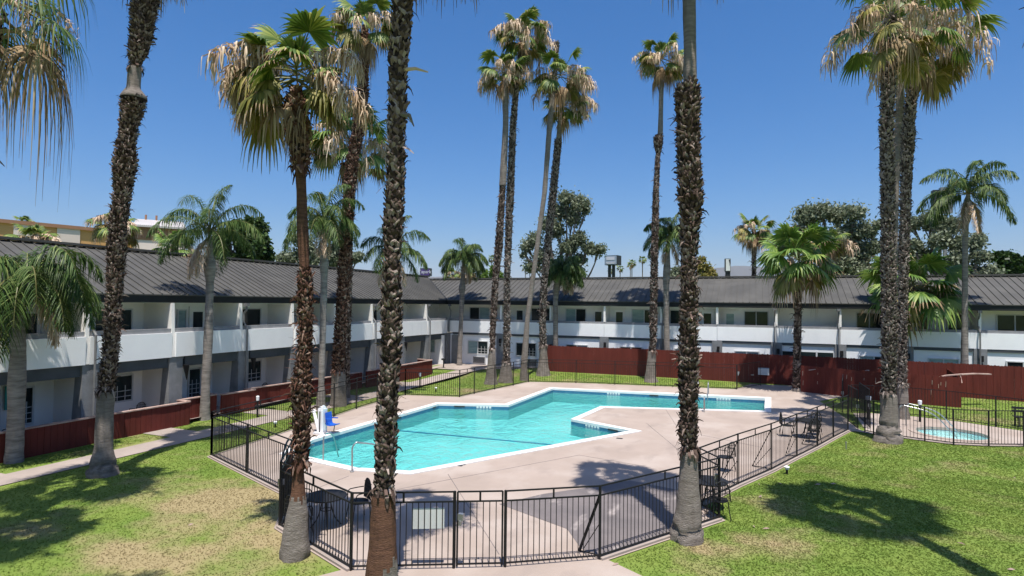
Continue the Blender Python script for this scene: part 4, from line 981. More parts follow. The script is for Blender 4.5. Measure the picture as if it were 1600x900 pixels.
def strands(L, org, az, el, length, rg, spread=.5, n=60, hang=.55, w=.010):
    """dried flower stalk: arching rachis with hanging branchlets"""
    d = np.array((cos(az) * cos(el), sin(az) * cos(el), sin(el))); p = np.array(org, float); pts = [p]; N = 14
    for i in range(N):
        d = nrm(d + np.array((0, 0, -.10 - .10 * i / N))); p = p + d * length / N; pts.append(p)
    pts = np.array(pts); rad = np.linspace(.016, .006, N + 1)
    # rachis as 3 sided strip
    rows = np.stack([pts + np.array((rad * cos(a)).tolist())[:, None] * np.array((1, 0, 0)) + (rad * sin(a))[:, None] * np.array((0, 1, 0)) for a in (0, 2.1, 4.2, 6.283)], 1)
    L.grid(rows[None])
    k = n; i0 = rg.integers(5, N + 1, k); o = pts[i0]; a2 = rg.uniform(0, 2 * pi, k); out = rg.uniform(.05, spread, k) * length * .34; hl = rg.uniform(.3, 1, k) * hang * length * .6
    T = np.array([0, .25, .5, .75, 1.0])
    dirx = np.stack([np.cos(a2), np.sin(a2), np.zeros(k)], 1)
    C = o[:, None, :] + dirx[:, None, :] * (out[:, None] * (1 - (1 - T) ** 2)[None])[..., None]
    C[..., 2] += (out * .35)[:, None] * (T * (1 - T) * 3)[None] - hl[:, None] * (T ** 1.6)[None]
    C += rg.normal(0, .02, C.shape)
    side = np.stack([-np.sin(a2), np.cos(a2), np.zeros(k)], 1); ww = w * np.array([.6, 1.6, 1.9, 1.5, .7]) * rg.uniform(.6, 1.5, k)[:, None]
    P = np.stack([C - side[:, None, :] * ww[..., None], C + side[:, None, :] * ww[..., None]], 2); P[:, :, 1, 2] += ww * .8
    L.grid(P)
def fan_crown(o, c, size, seed, green=16, olive=8, dead=8, stalks=12, skirt=10, mg=None, wind=0, stalk_len=1.0, stalk_az=None, el_lo=-50, dense=60, sw=1.0, tip=.5, pk=1.0, bk=1.0):
    rg = np.random.default_rng(seed); c = np.array(c, float); mg = mg or M_fan
    LG, LO, LD, LS = Leafs(), Leafs(), Leafs(), Leafs(); PG = []; PD = []
    ga = 2.39996
    for i in range(green):
        f = i / max(1, green - 1); el = R(82 - (82 - el_lo * .45) * f ** .9 + rg.uniform(-8, 8))
        fan_frond(LG, PG, c + (0, 0, .22 * (1 - f)), i * ga + rg.uniform(-.3, .3), el, bk * size * rg.uniform(.42, .54) * (.75 if i < 4 else 1), pk * size * rg.uniform(.40, .60) * (.35 if i < 4 else 1), droop=.22 + .38 * f, rg=rg, LT=LD if rg.random() < tip * (.3 + f) else None)
    for i in range(olive):
        el = R(rg.uniform(el_lo, 20)); fan_frond(LO, PG, c - (0, 0, .12), i * ga * 1.3 + 1 + rg.uniform(-.3, .3), el, bk * size * rg.uniform(.38, .50), pk * size * rg.uniform(.40, .64), droop=.65, rg=rg, curl=.12, LT=LD)
    for i in range(dead):
        el = R(rg.uniform(-82, -35)); fan_frond(LD, PD, c - (0, 0, .3), i * ga * .9 + rg.uniform(-.4, .4), el, size * rg.uniform(.28, .40), size * rg.uniform(.25, .5), droop=1.0, rg=rg, curl=.5, nseg=18)
    for i in range(skirt):
        el = R(rg.uniform(-88, -60)); fan_frond(LD, PD, c - (0, 0, .45 + rg.uniform(0, .3)), rg.uniform(0, 6.28), el, size * rg.uniform(.18, .30), size * rg.uniform(.10, .25), droop=1.0, rg=rg, curl=.8, nseg=12)
    for i in range(stalks):
        az = (i * ga + rg.uniform(-.3, .3)) if stalk_az is None else stalk_az[i % len(stalk_az)] + rg.uniform(-.25, .25)
        strands(LS, c + (0, 0, -.05), az, R(rg.uniform(15, 55)), size * rg.uniform(.85, 1.15) * stalk_len, rg, n=dense, w=.009 * sw)
    cr = LG.build('crown', mg, o)
    stems(PG, o, 'leaf_stems', M_petiole); 
    if LO.n: LO.build('ageing_fronds', M_fanolive, o)
    if LD.n: LD.build('dead_fronds', M_dead, o)
    if LS.n: LS.build('flower_stalks', M_straw, o)
def trunk(o, prof, kind, seed, boots=(), mtrunk=None, mboot=None, bsize=1.0, dens=1.0, shred=.12, redz=(), crack=()):
    """prof: list of (centre xyz, radius) from the ground up; boots: list of (z0,z1) with leaf bases"""
    rg = np.random.default_rng(seed); P = [np.array(p, float) for p, r in prof]; Rr = [r for p, r in prof]
    # resample
    zs = [p[2] for p in P]; n = max(12, int((zs[-1] - zs[0]) / .08)); Z = np.linspace(zs[0], zs[-1], n)
    X = np.interp(Z, zs, [p[0] for p in P]); Yy = np.interp(Z, zs, [p[1] for p in P]); RR = np.interp(Z, zs, Rr)
    def inb(z): return any(a <= z <= b for a, b in boots)
    S = 28; a = np.arange(S + 1) * 2 * pi / S; V = []
    wob = rg.normal(0, 1, (n, S)); wob = (wob + np.roll(wob, 1, 0) + np.roll(wob, 2, 0)) / 1.9; wob = (wob + np.roll(wob, 1, 1) + np.roll(wob, 1, 0)) / 3; lowf = np.interp(Z, np.arange(Z[0] - 1, Z[-1] + 2, .55), rg.normal(0, .035, len(np.arange(Z[0] - 1, Z[-1] + 2, .55)))); RR = RR * (1 + lowf * (Z > Z[0] + 1.2))
    for i in range(n):
        z = Z[i]; r = RR[i] * (.68 if inb(z) else 1.0)
        low = max(0, 1 - (z - zs[0]) / .35)
        rr = r * (1 + wob[i] * (.03 + .06 * low))
        for zc in crack:
            zk = zs[0] + .05 + zc + .05 * np.sin(a[:S] * 2 + zc * 9) + .03 * np.sin(a[:S] * 5 + 1) + .015 * np.sin(a[:S] * 11); dd_ = np.abs(z - zk)
            rr = np.where(dd_ < .045, rr * .80, np.where((z < zk) & (dd_ < .14), rr * 1.05, rr))
        rr = np.append(rr, rr[0])
        V.append(np.stack([X[i] + rr * np.cos(a), Yy[i] + rr * np.sin(a), np.full(S + 1, z)], 1))
    Vv = np.array(V)
    # split rings by material: bark / husk core
    mb = MB(); vs = Vv[:, :S].reshape(-1, 3)
    fs = []; mi = []
    for i in range(n - 1):
        for k in range(S):
            fs.append((i * S + k, i * S + (k + 1) % S, (i + 1) * S + (k + 1) % S, (i + 1) * S + k)); mi.append(1 if inb((Z[i] + Z[i + 1]) / 2) else (2 if any(a_ <= (Z[i] + Z[i + 1]) / 2 - .06 * sin(k * 1.9) - .05 * sin(k * .7) - (max(0, cos(2 * pi * k / S + .25)) * tl_ if True else 0) <= b_ + 0 if (Z[i] < a_ + 1.0) else Z[i] <= b_ - .06 * sin(k * 1.3) for a_, b_, tl_ in redz) else 0))
    mb.add(vs, fs); mb.mi = mi
    t = mb.build('trunk', [mtrunk or M_bark, M_core, M_barkred], o, smooth=True)
    # leaf bases: forked wedges in spiral rows
    LV = []; LF = []; nb = 0
    for (z0, z1) in boots:
        if z0 > zs[0] + .6 and np.interp(z0, Z, RR) > .12:
            for j in range(26):
                th = rg.uniform(0, 2 * pi); r = np.interp(z0, Z, RR); cx, cy = np.interp(z0, Z, X), np.interp(z0, Z, Yy); er = np.array((cos(th), sin(th), 0)); et = np.array((-sin(th), cos(th), 0))
                p = np.array((cx, cy, z0 + rg.uniform(.0, .12))) + er * r * .95; Lh = rg.uniform(.10, .32); hw = rg.uniform(.015, .045); p1 = p + er * rg.uniform(.03, .09) - (0, 0, Lh * .5); p2 = p1 + er * rg.uniform(-.05, .03) + et * rg.uniform(-.05, .05) - (0, 0, Lh * .5)
                LV += [p - et * hw, p + et * hw, p1 - et * hw, p1 + et * hw, p2 - et * hw * .4, p2 + et * hw * .4]; LF += [(nb, nb + 1, nb + 3, nb + 2), (nb + 2, nb + 3, nb + 5, nb + 4)]; nb += 6
        z = z0; k = 0
        while z < z1:
            r = np.interp(z, Z, RR); per = max(5, int(2 * pi * r / (.115 * bsize)))
            for j in range(per):
                if rg.random() > .95 * dens: continue
                th = 2 * pi * (j + .5 * (k % 2) + rg.uniform(-.2, .2)) / per; zz = z + rg.uniform(-.04, .04) * bsize
                cx, cy = np.interp(zz, Z, X), np.interp(zz, Z, Yy); big = 1.0 + (rg.random() < .07) * rg.uniform(.4, 1.2)
                er0 = np.array((cos(th), sin(th), 0)); base = np.array((cx, cy, zz))
                for sg in (-1, 1):
                    if rg.random() < .12: continue
                    ang = rg.uniform(.3, 1.25) * sg; Ln = bsize * rg.uniform(.075, .14) * big; hw = bsize * rg.uniform(.020, .046); o1, o2 = r * rg.uniform(.06, .13), r * rg.uniform(.08, .27) * big
                    rows_ = []
                    for t_, oo in ((0, -r * .04), (.5, o1), (1.0, o2)):
                        dth = sin(ang) * Ln * t_ / max(r, .08); dz = cos(ang) * Ln * t_
                        a3 = th + dth; rr = r * .72 + oo; pc = base + np.array((cos(a3) * rr, sin(a3) * rr, dz)); et = np.array((-sin(a3), cos(a3), 0)); er = np.array((cos(a3), sin(a3), 0))
                        wv = (et * cos(ang) - np.array((0, 0, 1.)) * sin(ang)) * hw * (1.15 - .45 * t_)
                        rows_.append((pc - wv, pc + er * .014 * bsize, pc + wv))
                    LV += [p for rw in rows_ for p in rw]
                    LF += [(nb, nb + 1, nb + 4, nb + 3), (nb + 1, nb + 2, nb + 5, nb + 4), (nb + 3, nb + 4, nb + 7, nb + 6), (nb + 4, nb + 5, nb + 8, nb + 7)]; nb += 9
                if rg.random() < shred:
                    a3 = th; er = er0; et = np.array((-sin(a3), cos(a3), 0)); p = base + er * (r * .82); d = nrm(er * rg.uniform(.2, 1) + et * rg.uniform(-.8, .8) + np.array((0, 0, rg.uniform(-1, 1.0)))); Lh = rg.uniform(.10, .26) * bsize; hw = rg.uniform(.008, .022) * bsize
                    w3 = nrm(np.cross(d, er) + et * .01) * hw; p1 = p + d * Lh * .5; d2 = nrm(d + np.array((0, 0, -rg.uniform(.3, 1.4)))); p2 = p1 + d2 * Lh * .5
                    LV += [p - w3, p + w3, p1 - w3, p1 + w3, p2 - w3 * .4, p2 + w3 * .4]; LF += [(nb, nb + 1, nb + 3, nb + 2), (nb + 2, nb + 3, nb + 5, nb + 4)]; nb += 6
            z += .075 * bsize; k += 1
    if LV:
        m2 = MB(); m2.v = [tuple(map(float, v)) for v in LV]; m2.f = [tuple(dict.fromkeys(f)) for f in LF]; m2.mi = [0] * len(m2.f); m2.n = len(m2.v)
        m2.build('leaf_bases', mboot or M_boot, t)
    return t
def profile(base, rows, top=None):
    """rows: (py, left px, right px) read up the trunk; gives real centre and radius at the distance of the foot"""
    out = []
    for (py, l, r) in rows:
        c = at((l + r) / 2, py, base); dep = camdepth(c); out.append((c, (r - l) / 2 / FP * dep * .94))
    out.sort(key=lambda q: q[0][2]); out[0][0][2] = base[2] - .05
    if top: out += top
    return out
def zof(base, py, px): return at(px, py, base)[2]
G_TALL = 'tall fan palms in the pool court'; G_Q = 'feather palms'
def palm(label, base, rows, boots_px, crown, seed, top=None, name='fan_palm', cat='palm tree', group=G_TALL, mt=None, mbt=None, bsize=1.0, ck={}, dens=1.0, crown_size=1.9, shred=.12, red_px=(), crack=()):
    base = np.array(base, float); o = thing(name, label, cat, base, group); pr = profile(base, rows, top)
    bz = [tuple(sorted((zof(base, a, rows[0][1]) if a > -9000 else pr[-1][0][2], zof(base, b, rows[0][1]) if b > -9000 else pr[-1][0][2]))) for a, b in boots_px]
    rz = [(*sorted((zof(base, q_[0], rows[0][1]), zof(base, q_[1], rows[0][1]))), q_[2] if len(q_) > 2 else 0) for q_ in red_px]
    trunk(o, pr, 0, seed, bz, mt, mbt, bsize, dens, shred, rz, crack)
    if crown is not None:
        c = pr[-1][0] if isinstance(crown, str) else np.array(crown, float); fan_crown(o, c, crown_size, seed + 100, **ck)
    return o
# A: tall rough palm left
bA = G(160, 742); tA = at(225, 0, bA)
palm('tall rough palm leaning right at the left, grey foot beside the path', bA,
     [(742, 136, 185), (733, 139, 181), (700, 148, 175), (650, 152, 176), (620, 153, 178), (600, 154, 181), (550, 159, 187), (500, 162, 190), (450, 165, 193), (400, 167, 197), (350, 170, 200), (300, 176, 207), (250, 175, 216), (232, 181, 213), (200, 185, 217), (165, 187, 229), (150, 190, 229), (138, 198, 219), (110, 201, 221), (96, 201, 223), (85, 199, 232), (50, 202, 242), (20, 203, 245), (0, 207, 250)],
     [(612, 142), (90, -9999)], 'top', 11, top=[(tA + (.12, .15, .9), .27), (tA + (.2, .25, 2.2), .24)], mbt=M_boot, bsize=.95, shred=.2, crack=(.3,), ck=dict(stalks=10, dense=40))
# B: the palm with the sunlit crown
bB = G(460, 870); cB = at(463, 124, bB)
oB = palm('palm with broad dry fringed crown and pale stalks, swollen grey foot before the fence', bB,
     [(872, 437, 483), (860, 437, 484), (840, 440, 482), (800, 448, 481), (770, 455, 477), (733, 458, 475), (724, 457, 484), (700, 456, 486), (667, 454, 487), (633, 453, 489), (600, 453, 489), (560, 462, 490), (500, 463, 491), (433, 463, 491), (418, 467, 484), (367, 464, 482), (300, 463, 479), (268, 461, 478), (258, 452, 487), (200, 446, 485), (167, 441, 482), (150, 447, 477), (140, 453, 473)],
     [(728, 420), (262, -9999)], cB + (0, 0, .12), 12, mbt=M_bootred, bsize=1.0, crown_size=1.55, shred=.5, red_px=[(780, 724), (424, 255)],
     ck=dict(pk=.85, bk=.95, green=18, olive=12, dead=4, stalks=10, stalk_az=[3.5, 3.3, 3.75, 3.4, 3.6, -.3, 0.2, 3.1, .6, 3.9], stalk_len=1.12, skirt=12, dense=170, el_lo=-40, tip=1.0, sw=.85))
LX = Leafs(); PX = []; rg = np.random.default_rng(5)
for az_, el_, sz_, pt_ in ((3.45, 8, .72, .75), (3.25, -32, .68, .95), (3.75, 22, .7, .8), (.1, 5, .7, .7)): fan_frond(LX, PX, cB - (0, 0, .15), az_, R(el_), sz_, pt_, droop=.8, rg=rg, curl=.2, nseg=26)
LX.build('hanging_fronds', M_fanolive, oB); stems(PX, oB, 'leaf_stems', M_petiole)
# C: central rough trunk, crown above the picture
bC = G(597, 925); tC = at(630, 0, bC)
oC = palm('nearest rough palm trunk with a peeled brown foot at the bottom of the picture', bC,
     [(925, 564, 630), (900, 570, 623), (850, 575, 621), (800, 579, 619), (770, 581, 617), (745, 583, 620), (700, 582, 623), (650, 585, 624), (600, 589, 626), (560, 593, 630), (500, 593, 630), (400, 596, 630), (350, 596, 633), (300, 600, 635), (270, 602, 635), (200, 603, 637), (150, 605, 638), (100, 604, 640), (50, 608, 647), (0, 608, 650)],
     [(772, -9999)], 'top', 13, top=[(tC + (.05, .05, 1.2), .30), (tC + (.1, .1, 2.2), .24)], mbt=M_boot, bsize=1.12, crown_size=1.9, red_px=[(925, 765, .55)], ck=dict(stalks=8, dense=30))
for (px, py, dx, dz, hw_) in ((636, 112, .42, -.05, .05), (638, 180, .16, -.24, .07), (628, 128, .10, -.30, .08)):
    q = at(px, py, bC) + np.array((.0, -.12, 0)); mb = MB(); mb.tube([q - np.array((.1, .04, .02)), q + np.array((dx * .5, dx * .2, .03 + dz * .3)), q + np.array((dx, dx * .4, dz))], [hw_ * .8, hw_ * .6, .012], 6); mb.build('leaf_stub', M_straw if dx > .3 else M_bark, oC)
# D: right of centre
bD = G(1074, 843); tD = at(1077, 0, bD)
palm('thick dark palm trunk right of centre with smooth top and grey cracked foot', bD,
     [(846, 1046, 1101), (836, 1047, 1100), (818, 1050, 1098), (800, 1055, 1096), (750, 1060, 1092), (720, 1062, 1091), (697, 1063, 1091), (685, 1059, 1092), (650, 1058, 1094), (600, 1058, 1093), (560, 1058, 1093), (500, 1060, 1093), (450, 1061, 1093), (400, 1061, 1091), (370, 1060, 1094), (340, 1060, 1098), (310, 1056, 1102), (250, 1055, 1098), (200, 1053, 1097), (150, 1050, 1098), (136, 1054, 1097), (131, 1068, 1089), (60, 1068, 1088), (0, 1066, 1087)],
     [(702, 134)], 'top', 14, top=[(tD + (0, 0, 1.5), .17), (tD + (0, .1, 2.6), .2)], mbt=M_boot, bsize=.98, shred=.2, crown_size=2.0, crack=(.26,), ck=dict(stalks=8, dense=30))
# E F G: the spa group
bE = G(1388, 690); tE = at(1391, 30, bE)
palm('thick grey trunked palm left of the spa with a cracked spreading foot', bE,
     [(691, 1364, 1409), (680, 1368, 1408), (665, 1374, 1403), (650, 1376, 1402), (625, 1377, 1401), (608, 1377, 1400), (600, 1377, 1401), (560, 1377, 1403), (500, 1377, 1402), (400, 1376, 1399), (300, 1375, 1399), (200, 1373, 1398), (150, 1375, 1400), (100, 1377, 1401), (50, 1380, 1401), (25, 1383, 1401)],
     [(612, -9999)], 'top', 15, mbt=M_bootgrey, bsize=1.15, crown_size=2.7, crack=(.30, .62), ck=dict(pk=1.3, bk=.8, tip=.3, green=15, olive=7, dead=2, skirt=5, stalks=13, dense=60, sw=1.3))
bF = G(1411, 655); 
palm('grey trunked palm standing just right behind the thick spa palm, with a low hanging crown', bF,
     [(655, 1402, 1422), (640, 1403, 1419), (600, 1402, 1418), (560, 1402, 1417), (500, 1402, 1418), (400, 1403, 1421), (300, 1405, 1425), (200, 1408, 1431), (170, 1412, 1432), (130, 1416, 1437), (90, 1424, 1444), (60, 1430, 1446)],
     [(600, -9999)], 'top', 16, mbt=M_bootgrey, bsize=1.3, crown_size=3.0, ck=dict(pk=1.2, bk=.75, tip=.3, green=20, olive=9, dead=3, skirt=5, stalks=15, dense=70, sw=1.4))
bG_ = G(1394, 640)
palm('slim trunk glimpsed between the two grey spa palms', bG_, [(640, 1388, 1400), (500, 1388, 1400), (400, 1392, 1402), (300, 1394, 1404), (200, 1399, 1411), (130, 1401, 1412), (60, 1402, 1413), (20, 1404, 1413)],
     [], 'top', 17, crown_size=2.6, ck=dict(green=12, olive=6, dead=5, stalks=8, dense=50, sw=1.4))
# H: low bushy fan palm behind the enclosure
bH = np.array((*G2(1419, 603), .2)); bH = G(1419, 606)
palm('short bushy bright green fan palm behind the red enclosure right of the spa palms', bH, [(606, 1411, 1427), (560, 1413, 1426), (500, 1415, 1427), (450, 1416, 1428)],
     [(600, -9999)], at(1427, 447, bH), 18, mbt=M_boot, bsize=1.7, crown_size=3.2, ck=dict(green=34, olive=6, dead=0, stalks=0, skirt=3, mg=M_fanfresh, el_lo=-65))
bI = G(1246, 611)
palm('short green fan palm with a dark slim trunk at the end of the deck', bI, [(612, 1236, 1255), (595, 1238, 1253), (560, 1239, 1252), (500, 1240, 1253), (450, 1241, 1253), (425, 1241, 1252)],
     [(606, -9999)], at(1247, 405, bI), 19, mbt=M_boot, bsize=1.6, crown_size=2.75, ck=dict(green=30, olive=4, dead=2, stalks=1, stalk_az=[-2.2], skirt=4, mg=M_fanfresh, dense=120, sw=1.5, stalk_len=.6, el_lo=-50))
bJ = G(1017, 596)
palm('slender tall palm behind the pool with a knot of husk below its bare upper stem', bJ,
     [(597, 1005, 1030), (590, 1007, 1026), (570, 1010, 1025), (545, 1013, 1026), (538, 1014, 1027), (500, 1014, 1028), (400, 1016, 1029), (300, 1019, 1031), (250, 1023, 1032), (240, 1024, 1033), (228, 1020, 1037), (215, 1019, 1038), (210, 1027, 1036), (200, 1028, 1036), (130, 1030, 1037), (105, 1030, 1037)],
     [(548, 212)], at(1034, 92, bJ), 20, mbt=M_boot, bsize=1.3, crown_size=2.15, ck=dict(bk=.85, tip=.25, green=19, olive=5, dead=4, skirt=5, stalks=11, dense=60, sw=1.5))
bK = G(768, 600)
palm('left palm of the crossing pair behind the pool, trunk bending to the right', bK,
     [(600, 755, 779), (590, 758, 777), (570, 761, 775), (540, 764, 775), (520, 764, 775), (500, 765, 777), (440, 768, 780), (385, 772, 787), (330, 777, 789), (300, 779, 791), (200, 785, 795), (150, 786, 795), (120, 786, 794)],
     [(545, 290)], at(787, 110, bK), 21, mbt=M_boot, bsize=1.4, crown_size=2.2, ck=dict(bk=.85, tip=.25, green=19, olive=5, dead=4, skirt=5, stalks=14, dense=60, sw=1.5))
bL = G(791, 597)
palm('right palm of the crossing pair behind the pool, the taller with the highest crown', bL,
     [(598, 777, 804), (590, 779, 802), (570, 783, 799), (560, 785, 798), (500, 785, 799), (440, 786, 798), (330, 789, 803), (300, 790, 805), (200, 795, 808), (150, 800, 811), (100, 806, 815), (65, 812, 820)],
     [(566, -9999)], at(820, 52, bL), 22, mbt=M_bootgrey, bsize=1.5, crown_size=2.4, ck=dict(bk=.85, tip=.25, green=19, olive=5, dead=4, skirt=5, stalks=16, dense=60, sw=1.5))
bM = G(819, 594)
palm('smooth slim palm leaning right just left of the red fence end', bM,
     [(595, 811, 827), (575, 813, 824), (500, 820, 828), (440, 828, 836), (300, 847, 855), (200, 854, 863), (150, 859, 868), (100, 864, 873), (66, 865, 875)],
     [(150, -9999)], at(876, 118, bM), 23, mbt=M_bootgrey, bsize=1.2, crown_size=2.5, ck=dict(bk=.85, tip=.25, green=17, olive=6, dead=4, skirt=5, stalks=13, stalk_az=[0, 0.4, -.5, 3.1, 2.4, 1.2], dense=70, sw=1.5))
bN = G(848, 586)
palm('grey rough palm leaning right with its flared foot by the end of the red fence', bN,
     [(587, 836, 862), (575, 839, 858), (560, 842, 856), (535, 842, 855), (500, 841, 854), (440, 844, 857), (300, 857, 872), (220, 866, 879), (215, 869, 877), (190, 871, 879), (165, 873, 881)],
     [(540, 216)], at(882, 165, bN), 24, mbt=M_bootgrey, bsize=1.5, crown_size=2.25, ck=dict(bk=.85, tip=.25, green=19, olive=6, dead=3, skirt=4, stalks=8, stalk_az=[0, .5, -.6], dense=60, sw=1.5))
bO = G(529, 634)
palm('brown rough palm trunk with grey foot behind the pool lift', bO,
     [(635, 514, 544), (625, 516, 542), (600, 517, 541), (575, 517, 540), (565, 517, 539), (545, 519, 541), (500, 522, 544), (400, 528, 551), (330, 532, 555), (300, 534, 557), (250, 540, 562), (200, 550, 573), (150, 556, 577), (70, 562, 578), (45, 563, 577)],
     [(580, -9999)], at(572, 38, bO), 25, mbt=M_bootred, bsize=1.4, crown_size=2.1, ck=dict(green=14, olive=8, dead=8, stalks=8, dense=60, sw=1.4))
bP = G(541, 622)
palm('lower palm crown hanging beside the brown trunk, its own stem hidden behind it', bP, [(622, 532, 547), (450, 537, 551), (300, 541, 553), (240, 543, 553)],
     [(600, -9999)], at(546, 225, bP), 26, mbt=M_boot, bsize=1.3, crown_size=3.1, ck=dict(bk=.8, tip=.2, mg=M_fanfresh, green=22, olive=6, dead=2, skirt=3, stalks=12, dense=60, sw=1.3))
# lawn palm beyond the right edge of the picture: only its shadow is seen
bS = np.array((4.95, 12.7, 0.)); o = thing('fan_palm', 'palm just outside the right edge, seen only by its shadow across the right lawn', 'palm tree', bS, G_TALL)
trunk(o, [(bS, .35), (bS + (0, 0, .6), .25), (bS + (-.1, .5, 9), .2), (bS + (-.35, .9, 15.4), .16)], 0, 31, [(5, 15.4)], None, M_boot, 1.6)
fan_crown(o, bS + (-.35, .9, 15.5), 2.6, 131, green=15, olive=6, dead=1, skirt=2, stalks=5)
# palm at the top left, whose crown hangs into the picture
cT = far(-12, -6, 10.2); bT = np.array((cT[0] - 1.4, cT[1] - .8, 0.)); o = thing('fan_palm', 'nearest palm whose drooping fronds with tan tufts hang into the top left corner', 'palm tree', bT, G_TALL)
trunk(o, [(bT, .4), (bT + (0, 0, .6), .27), (bT * .5 + np.array((*cT[:2], 0)) * .5 + (0, 0, 5.0), .2), (cT - (0, 0, .3), .17)], 0, 32, [(4, cT[2] - .3)], None, M_boot, 1.4)
rg = np.random.default_rng(77); LG, LO, LS = Leafs(), Leafs(), Leafs(); PG = []
for i in range(12):
    fan_frond(LG, PG, cT, i * 2.4 + rg.uniform(-.2, .2), R(rg.uniform(-30, 50)), rg.uniform(.5, .72), rg.uniform(.5, .95), droop=.85, rg=rg, curl=.35, nseg=26, wk=.34, LT=LO if i % 3 == 0 else None)
for i in range(5): fan_frond(LO, PG, cT - (0, 0, .2), i * 2.4 + .7, R(rg.uniform(-60, -10)), rg.uniform(.6, .85), rg.uniform(.4, .7), droop=1.0, rg=rg, curl=.8, nseg=30, wk=.4)
for i in range(9): strands(LS, cT + (0, 0, .1), rg.uniform(-1.3, 1.2), R(rg.uniform(-25, 25)), rg.uniform(1.0, 1.7), rg, n=34, hang=.3, w=.003, spread=.3)
LG.build('crown', M_qleaf, o); LO.build('ageing_fronds', M_dead, o); LS.build('flower_stalks', M_straw, o); stems(PG, o, 'leaf_stems', M_petiole)
# palms left of the viewer: only their shadows reach the picture
for (x_, y_, h_, lab, sz) in [(-15.25, 7.1, 14.0, 'palm just outside the left edge, seen only by its broad shadow on the left lawn', 2.5), (-13.2, 4.4, 12.5, 'palm left of the viewer, seen only by its smaller shadow on the nearest left lawn', 1.9)]:
    bU = np.array((x_, y_, 0.)); o = thing('fan_palm', lab, 'palm tree', bU, G_TALL)
    trunk(o, [(bU, .38), (bU + (0, 0, .6), .26), (bU + (0, 0, h_), .16)], 0, 33, [(5, h_)], None, M_boot, 1.6); fan_crown(o, bU + (0, 0, h_ + .1), sz, 133 + int(h_), green=15, olive=6, dead=3, stalks=5)

# ---- feather (queen) palms
def feather_frond(L, PG, org, az, el, length, rg, sag=1.0, nl=88, leaf=.55, dim=1.0):
    d = np.array((cos(az) * cos(el), sin(az) * cos(el), sin(el))); p = np.array(org, float); pts = [p]; N = 16
    for i in range(N):
        t = i / N; d = nrm(d + np.array((0, 0, -sag * (.05 + .20 * t)))); p = p + d * length / N; pts.append(p)
    pts = np.array(pts); PG.append((list(pts), .03, .006))
    s_ = np.linspace(.14, 1, nl); ip = s_ * N; i0 = np.clip(ip.astype(int), 0, N - 1); fr = (ip - i0)[:, None]; C = pts[i0] * (1 - fr) + pts[i0 + 1] * fr
    D = pts[i0 + 1] - pts[i0]; D /= np.linalg.norm(D, axis=1)[:, None]
    S = np.cross(D, np.array((0, 0, 1.))); S /= np.maximum(1e-6, np.linalg.norm(S, axis=1))[:, None]; U = np.cross(S, D)
    ll = leaf * np.sin(np.clip(s_ * 1.02, 0, 1) * pi * .86 + .35) ** .6
    for sg in (-1, 1):
        k = nl; jit = rg.uniform(-.4, .4, k); up = rg.uniform(-.75, .95, k)
        dirn = S * sg + D * (.55 + jit * .4)[:, None] + U * up[:, None]; dirn /= np.linalg.norm(dirn, axis=1)[:, None]
        T = np.array([0, .35, .7, 1.]); l2 = ll * rg.uniform(.75, 1.1, k)
        Q = C[:, None, :] + dirn[:, None, :] * (l2[:, None] * (T - .18 * T ** 2)[None])[..., None]; Q[..., 2] -= l2[:, None] * (T ** 2)[None] * rg.uniform(.45, 1.15, k)[:, None]
        wv = np.array([.007, .014, .010, .002]) * dim * rg.uniform(.7, 1.3); pr = np.cross(dirn, np.array((0, 0, 1.))); pr /= np.maximum(1e-6, np.linalg.norm(pr, axis=1))[:, None]
        P = np.stack([Q - pr[:, None, :] * wv[None, :, None], Q + pr[:, None, :] * wv[None, :, None]], 2); P[:, :, 1, 2] += wv[None] * .6
        L.grid(P)
def queen(label, base, rows, c, length, seed, n=16, sag=1.0, leaf=.5, dim=1.0, azs=None, dead=2, els=None, group=G_Q, m=None):
    base = np.array(base, float); o = thing('feather_palm', label, 'palm tree', base, group); c = np.array(c, float); rg = np.random.default_rng(seed)
    pr = profile(base, rows); pr.append((c, pr[-1][1] * .6)); trunk(o, pr, 0, seed, [], M_qbark)
    L = Leafs(); LD = Leafs(); PG = []
    for i in range(n):
        f = i / (n - 1); az = i * 2.39996 + rg.uniform(-.25, .25) if azs is None else azs[i % len(azs)] + rg.uniform(-.15, .15)
        el = R(80 - 75 * f + rg.uniform(-7, 7)) if els is None else R(els[i % len(els)])
        feather_frond(L, PG, c, az, el, length * rg.uniform(.85, 1.08), rg, sag, leaf=leaf * rg.uniform(.9, 1.1), dim=dim)
    for i in range(dead): feather_frond(LD, PG, c - (0, 0, .2), rg.uniform(0, 6.28), R(-40), length * .75, rg, 1.2, leaf=leaf * .7, dim=dim)
    L.build('crown', m or M_qleaf, o); 
    if LD.n: LD.build('dead_fronds', M_straw, o)
    stems(PG, o, 'leaf_stems', M_petiole); return o
b1 = G(320, 656)
queen('smooth grey feather palm by the low red wall with a wide dark crown', b1, [(657, 311, 329), (648, 312, 328), (600, 315, 328), (560, 317, 331), (500, 320, 333), (440, 322, 334), (428, 320, 336), (420, 318, 338), (408, 320, 336), (400, 323, 333), (370, 324, 331)], at(328, 362, b1), 2.75, 41, n=15, sag=1.1, leaf=.62, dim=1.1)
b2 = G(501, 640)
queen('slim smooth feather palm between the leaning trunk and the brown trunk', b2, [(640, 493, 511), (630, 494, 509), (600, 497, 507), (500, 500, 510), (430, 501, 512), (412, 499, 514), (400, 501, 512), (370, 503, 510)], at(506, 345, b2), 2.4, 42, n=14, sag=1.15, leaf=.6, dim=1.2, m=M_qleaf)
b3 = G(718, 571)
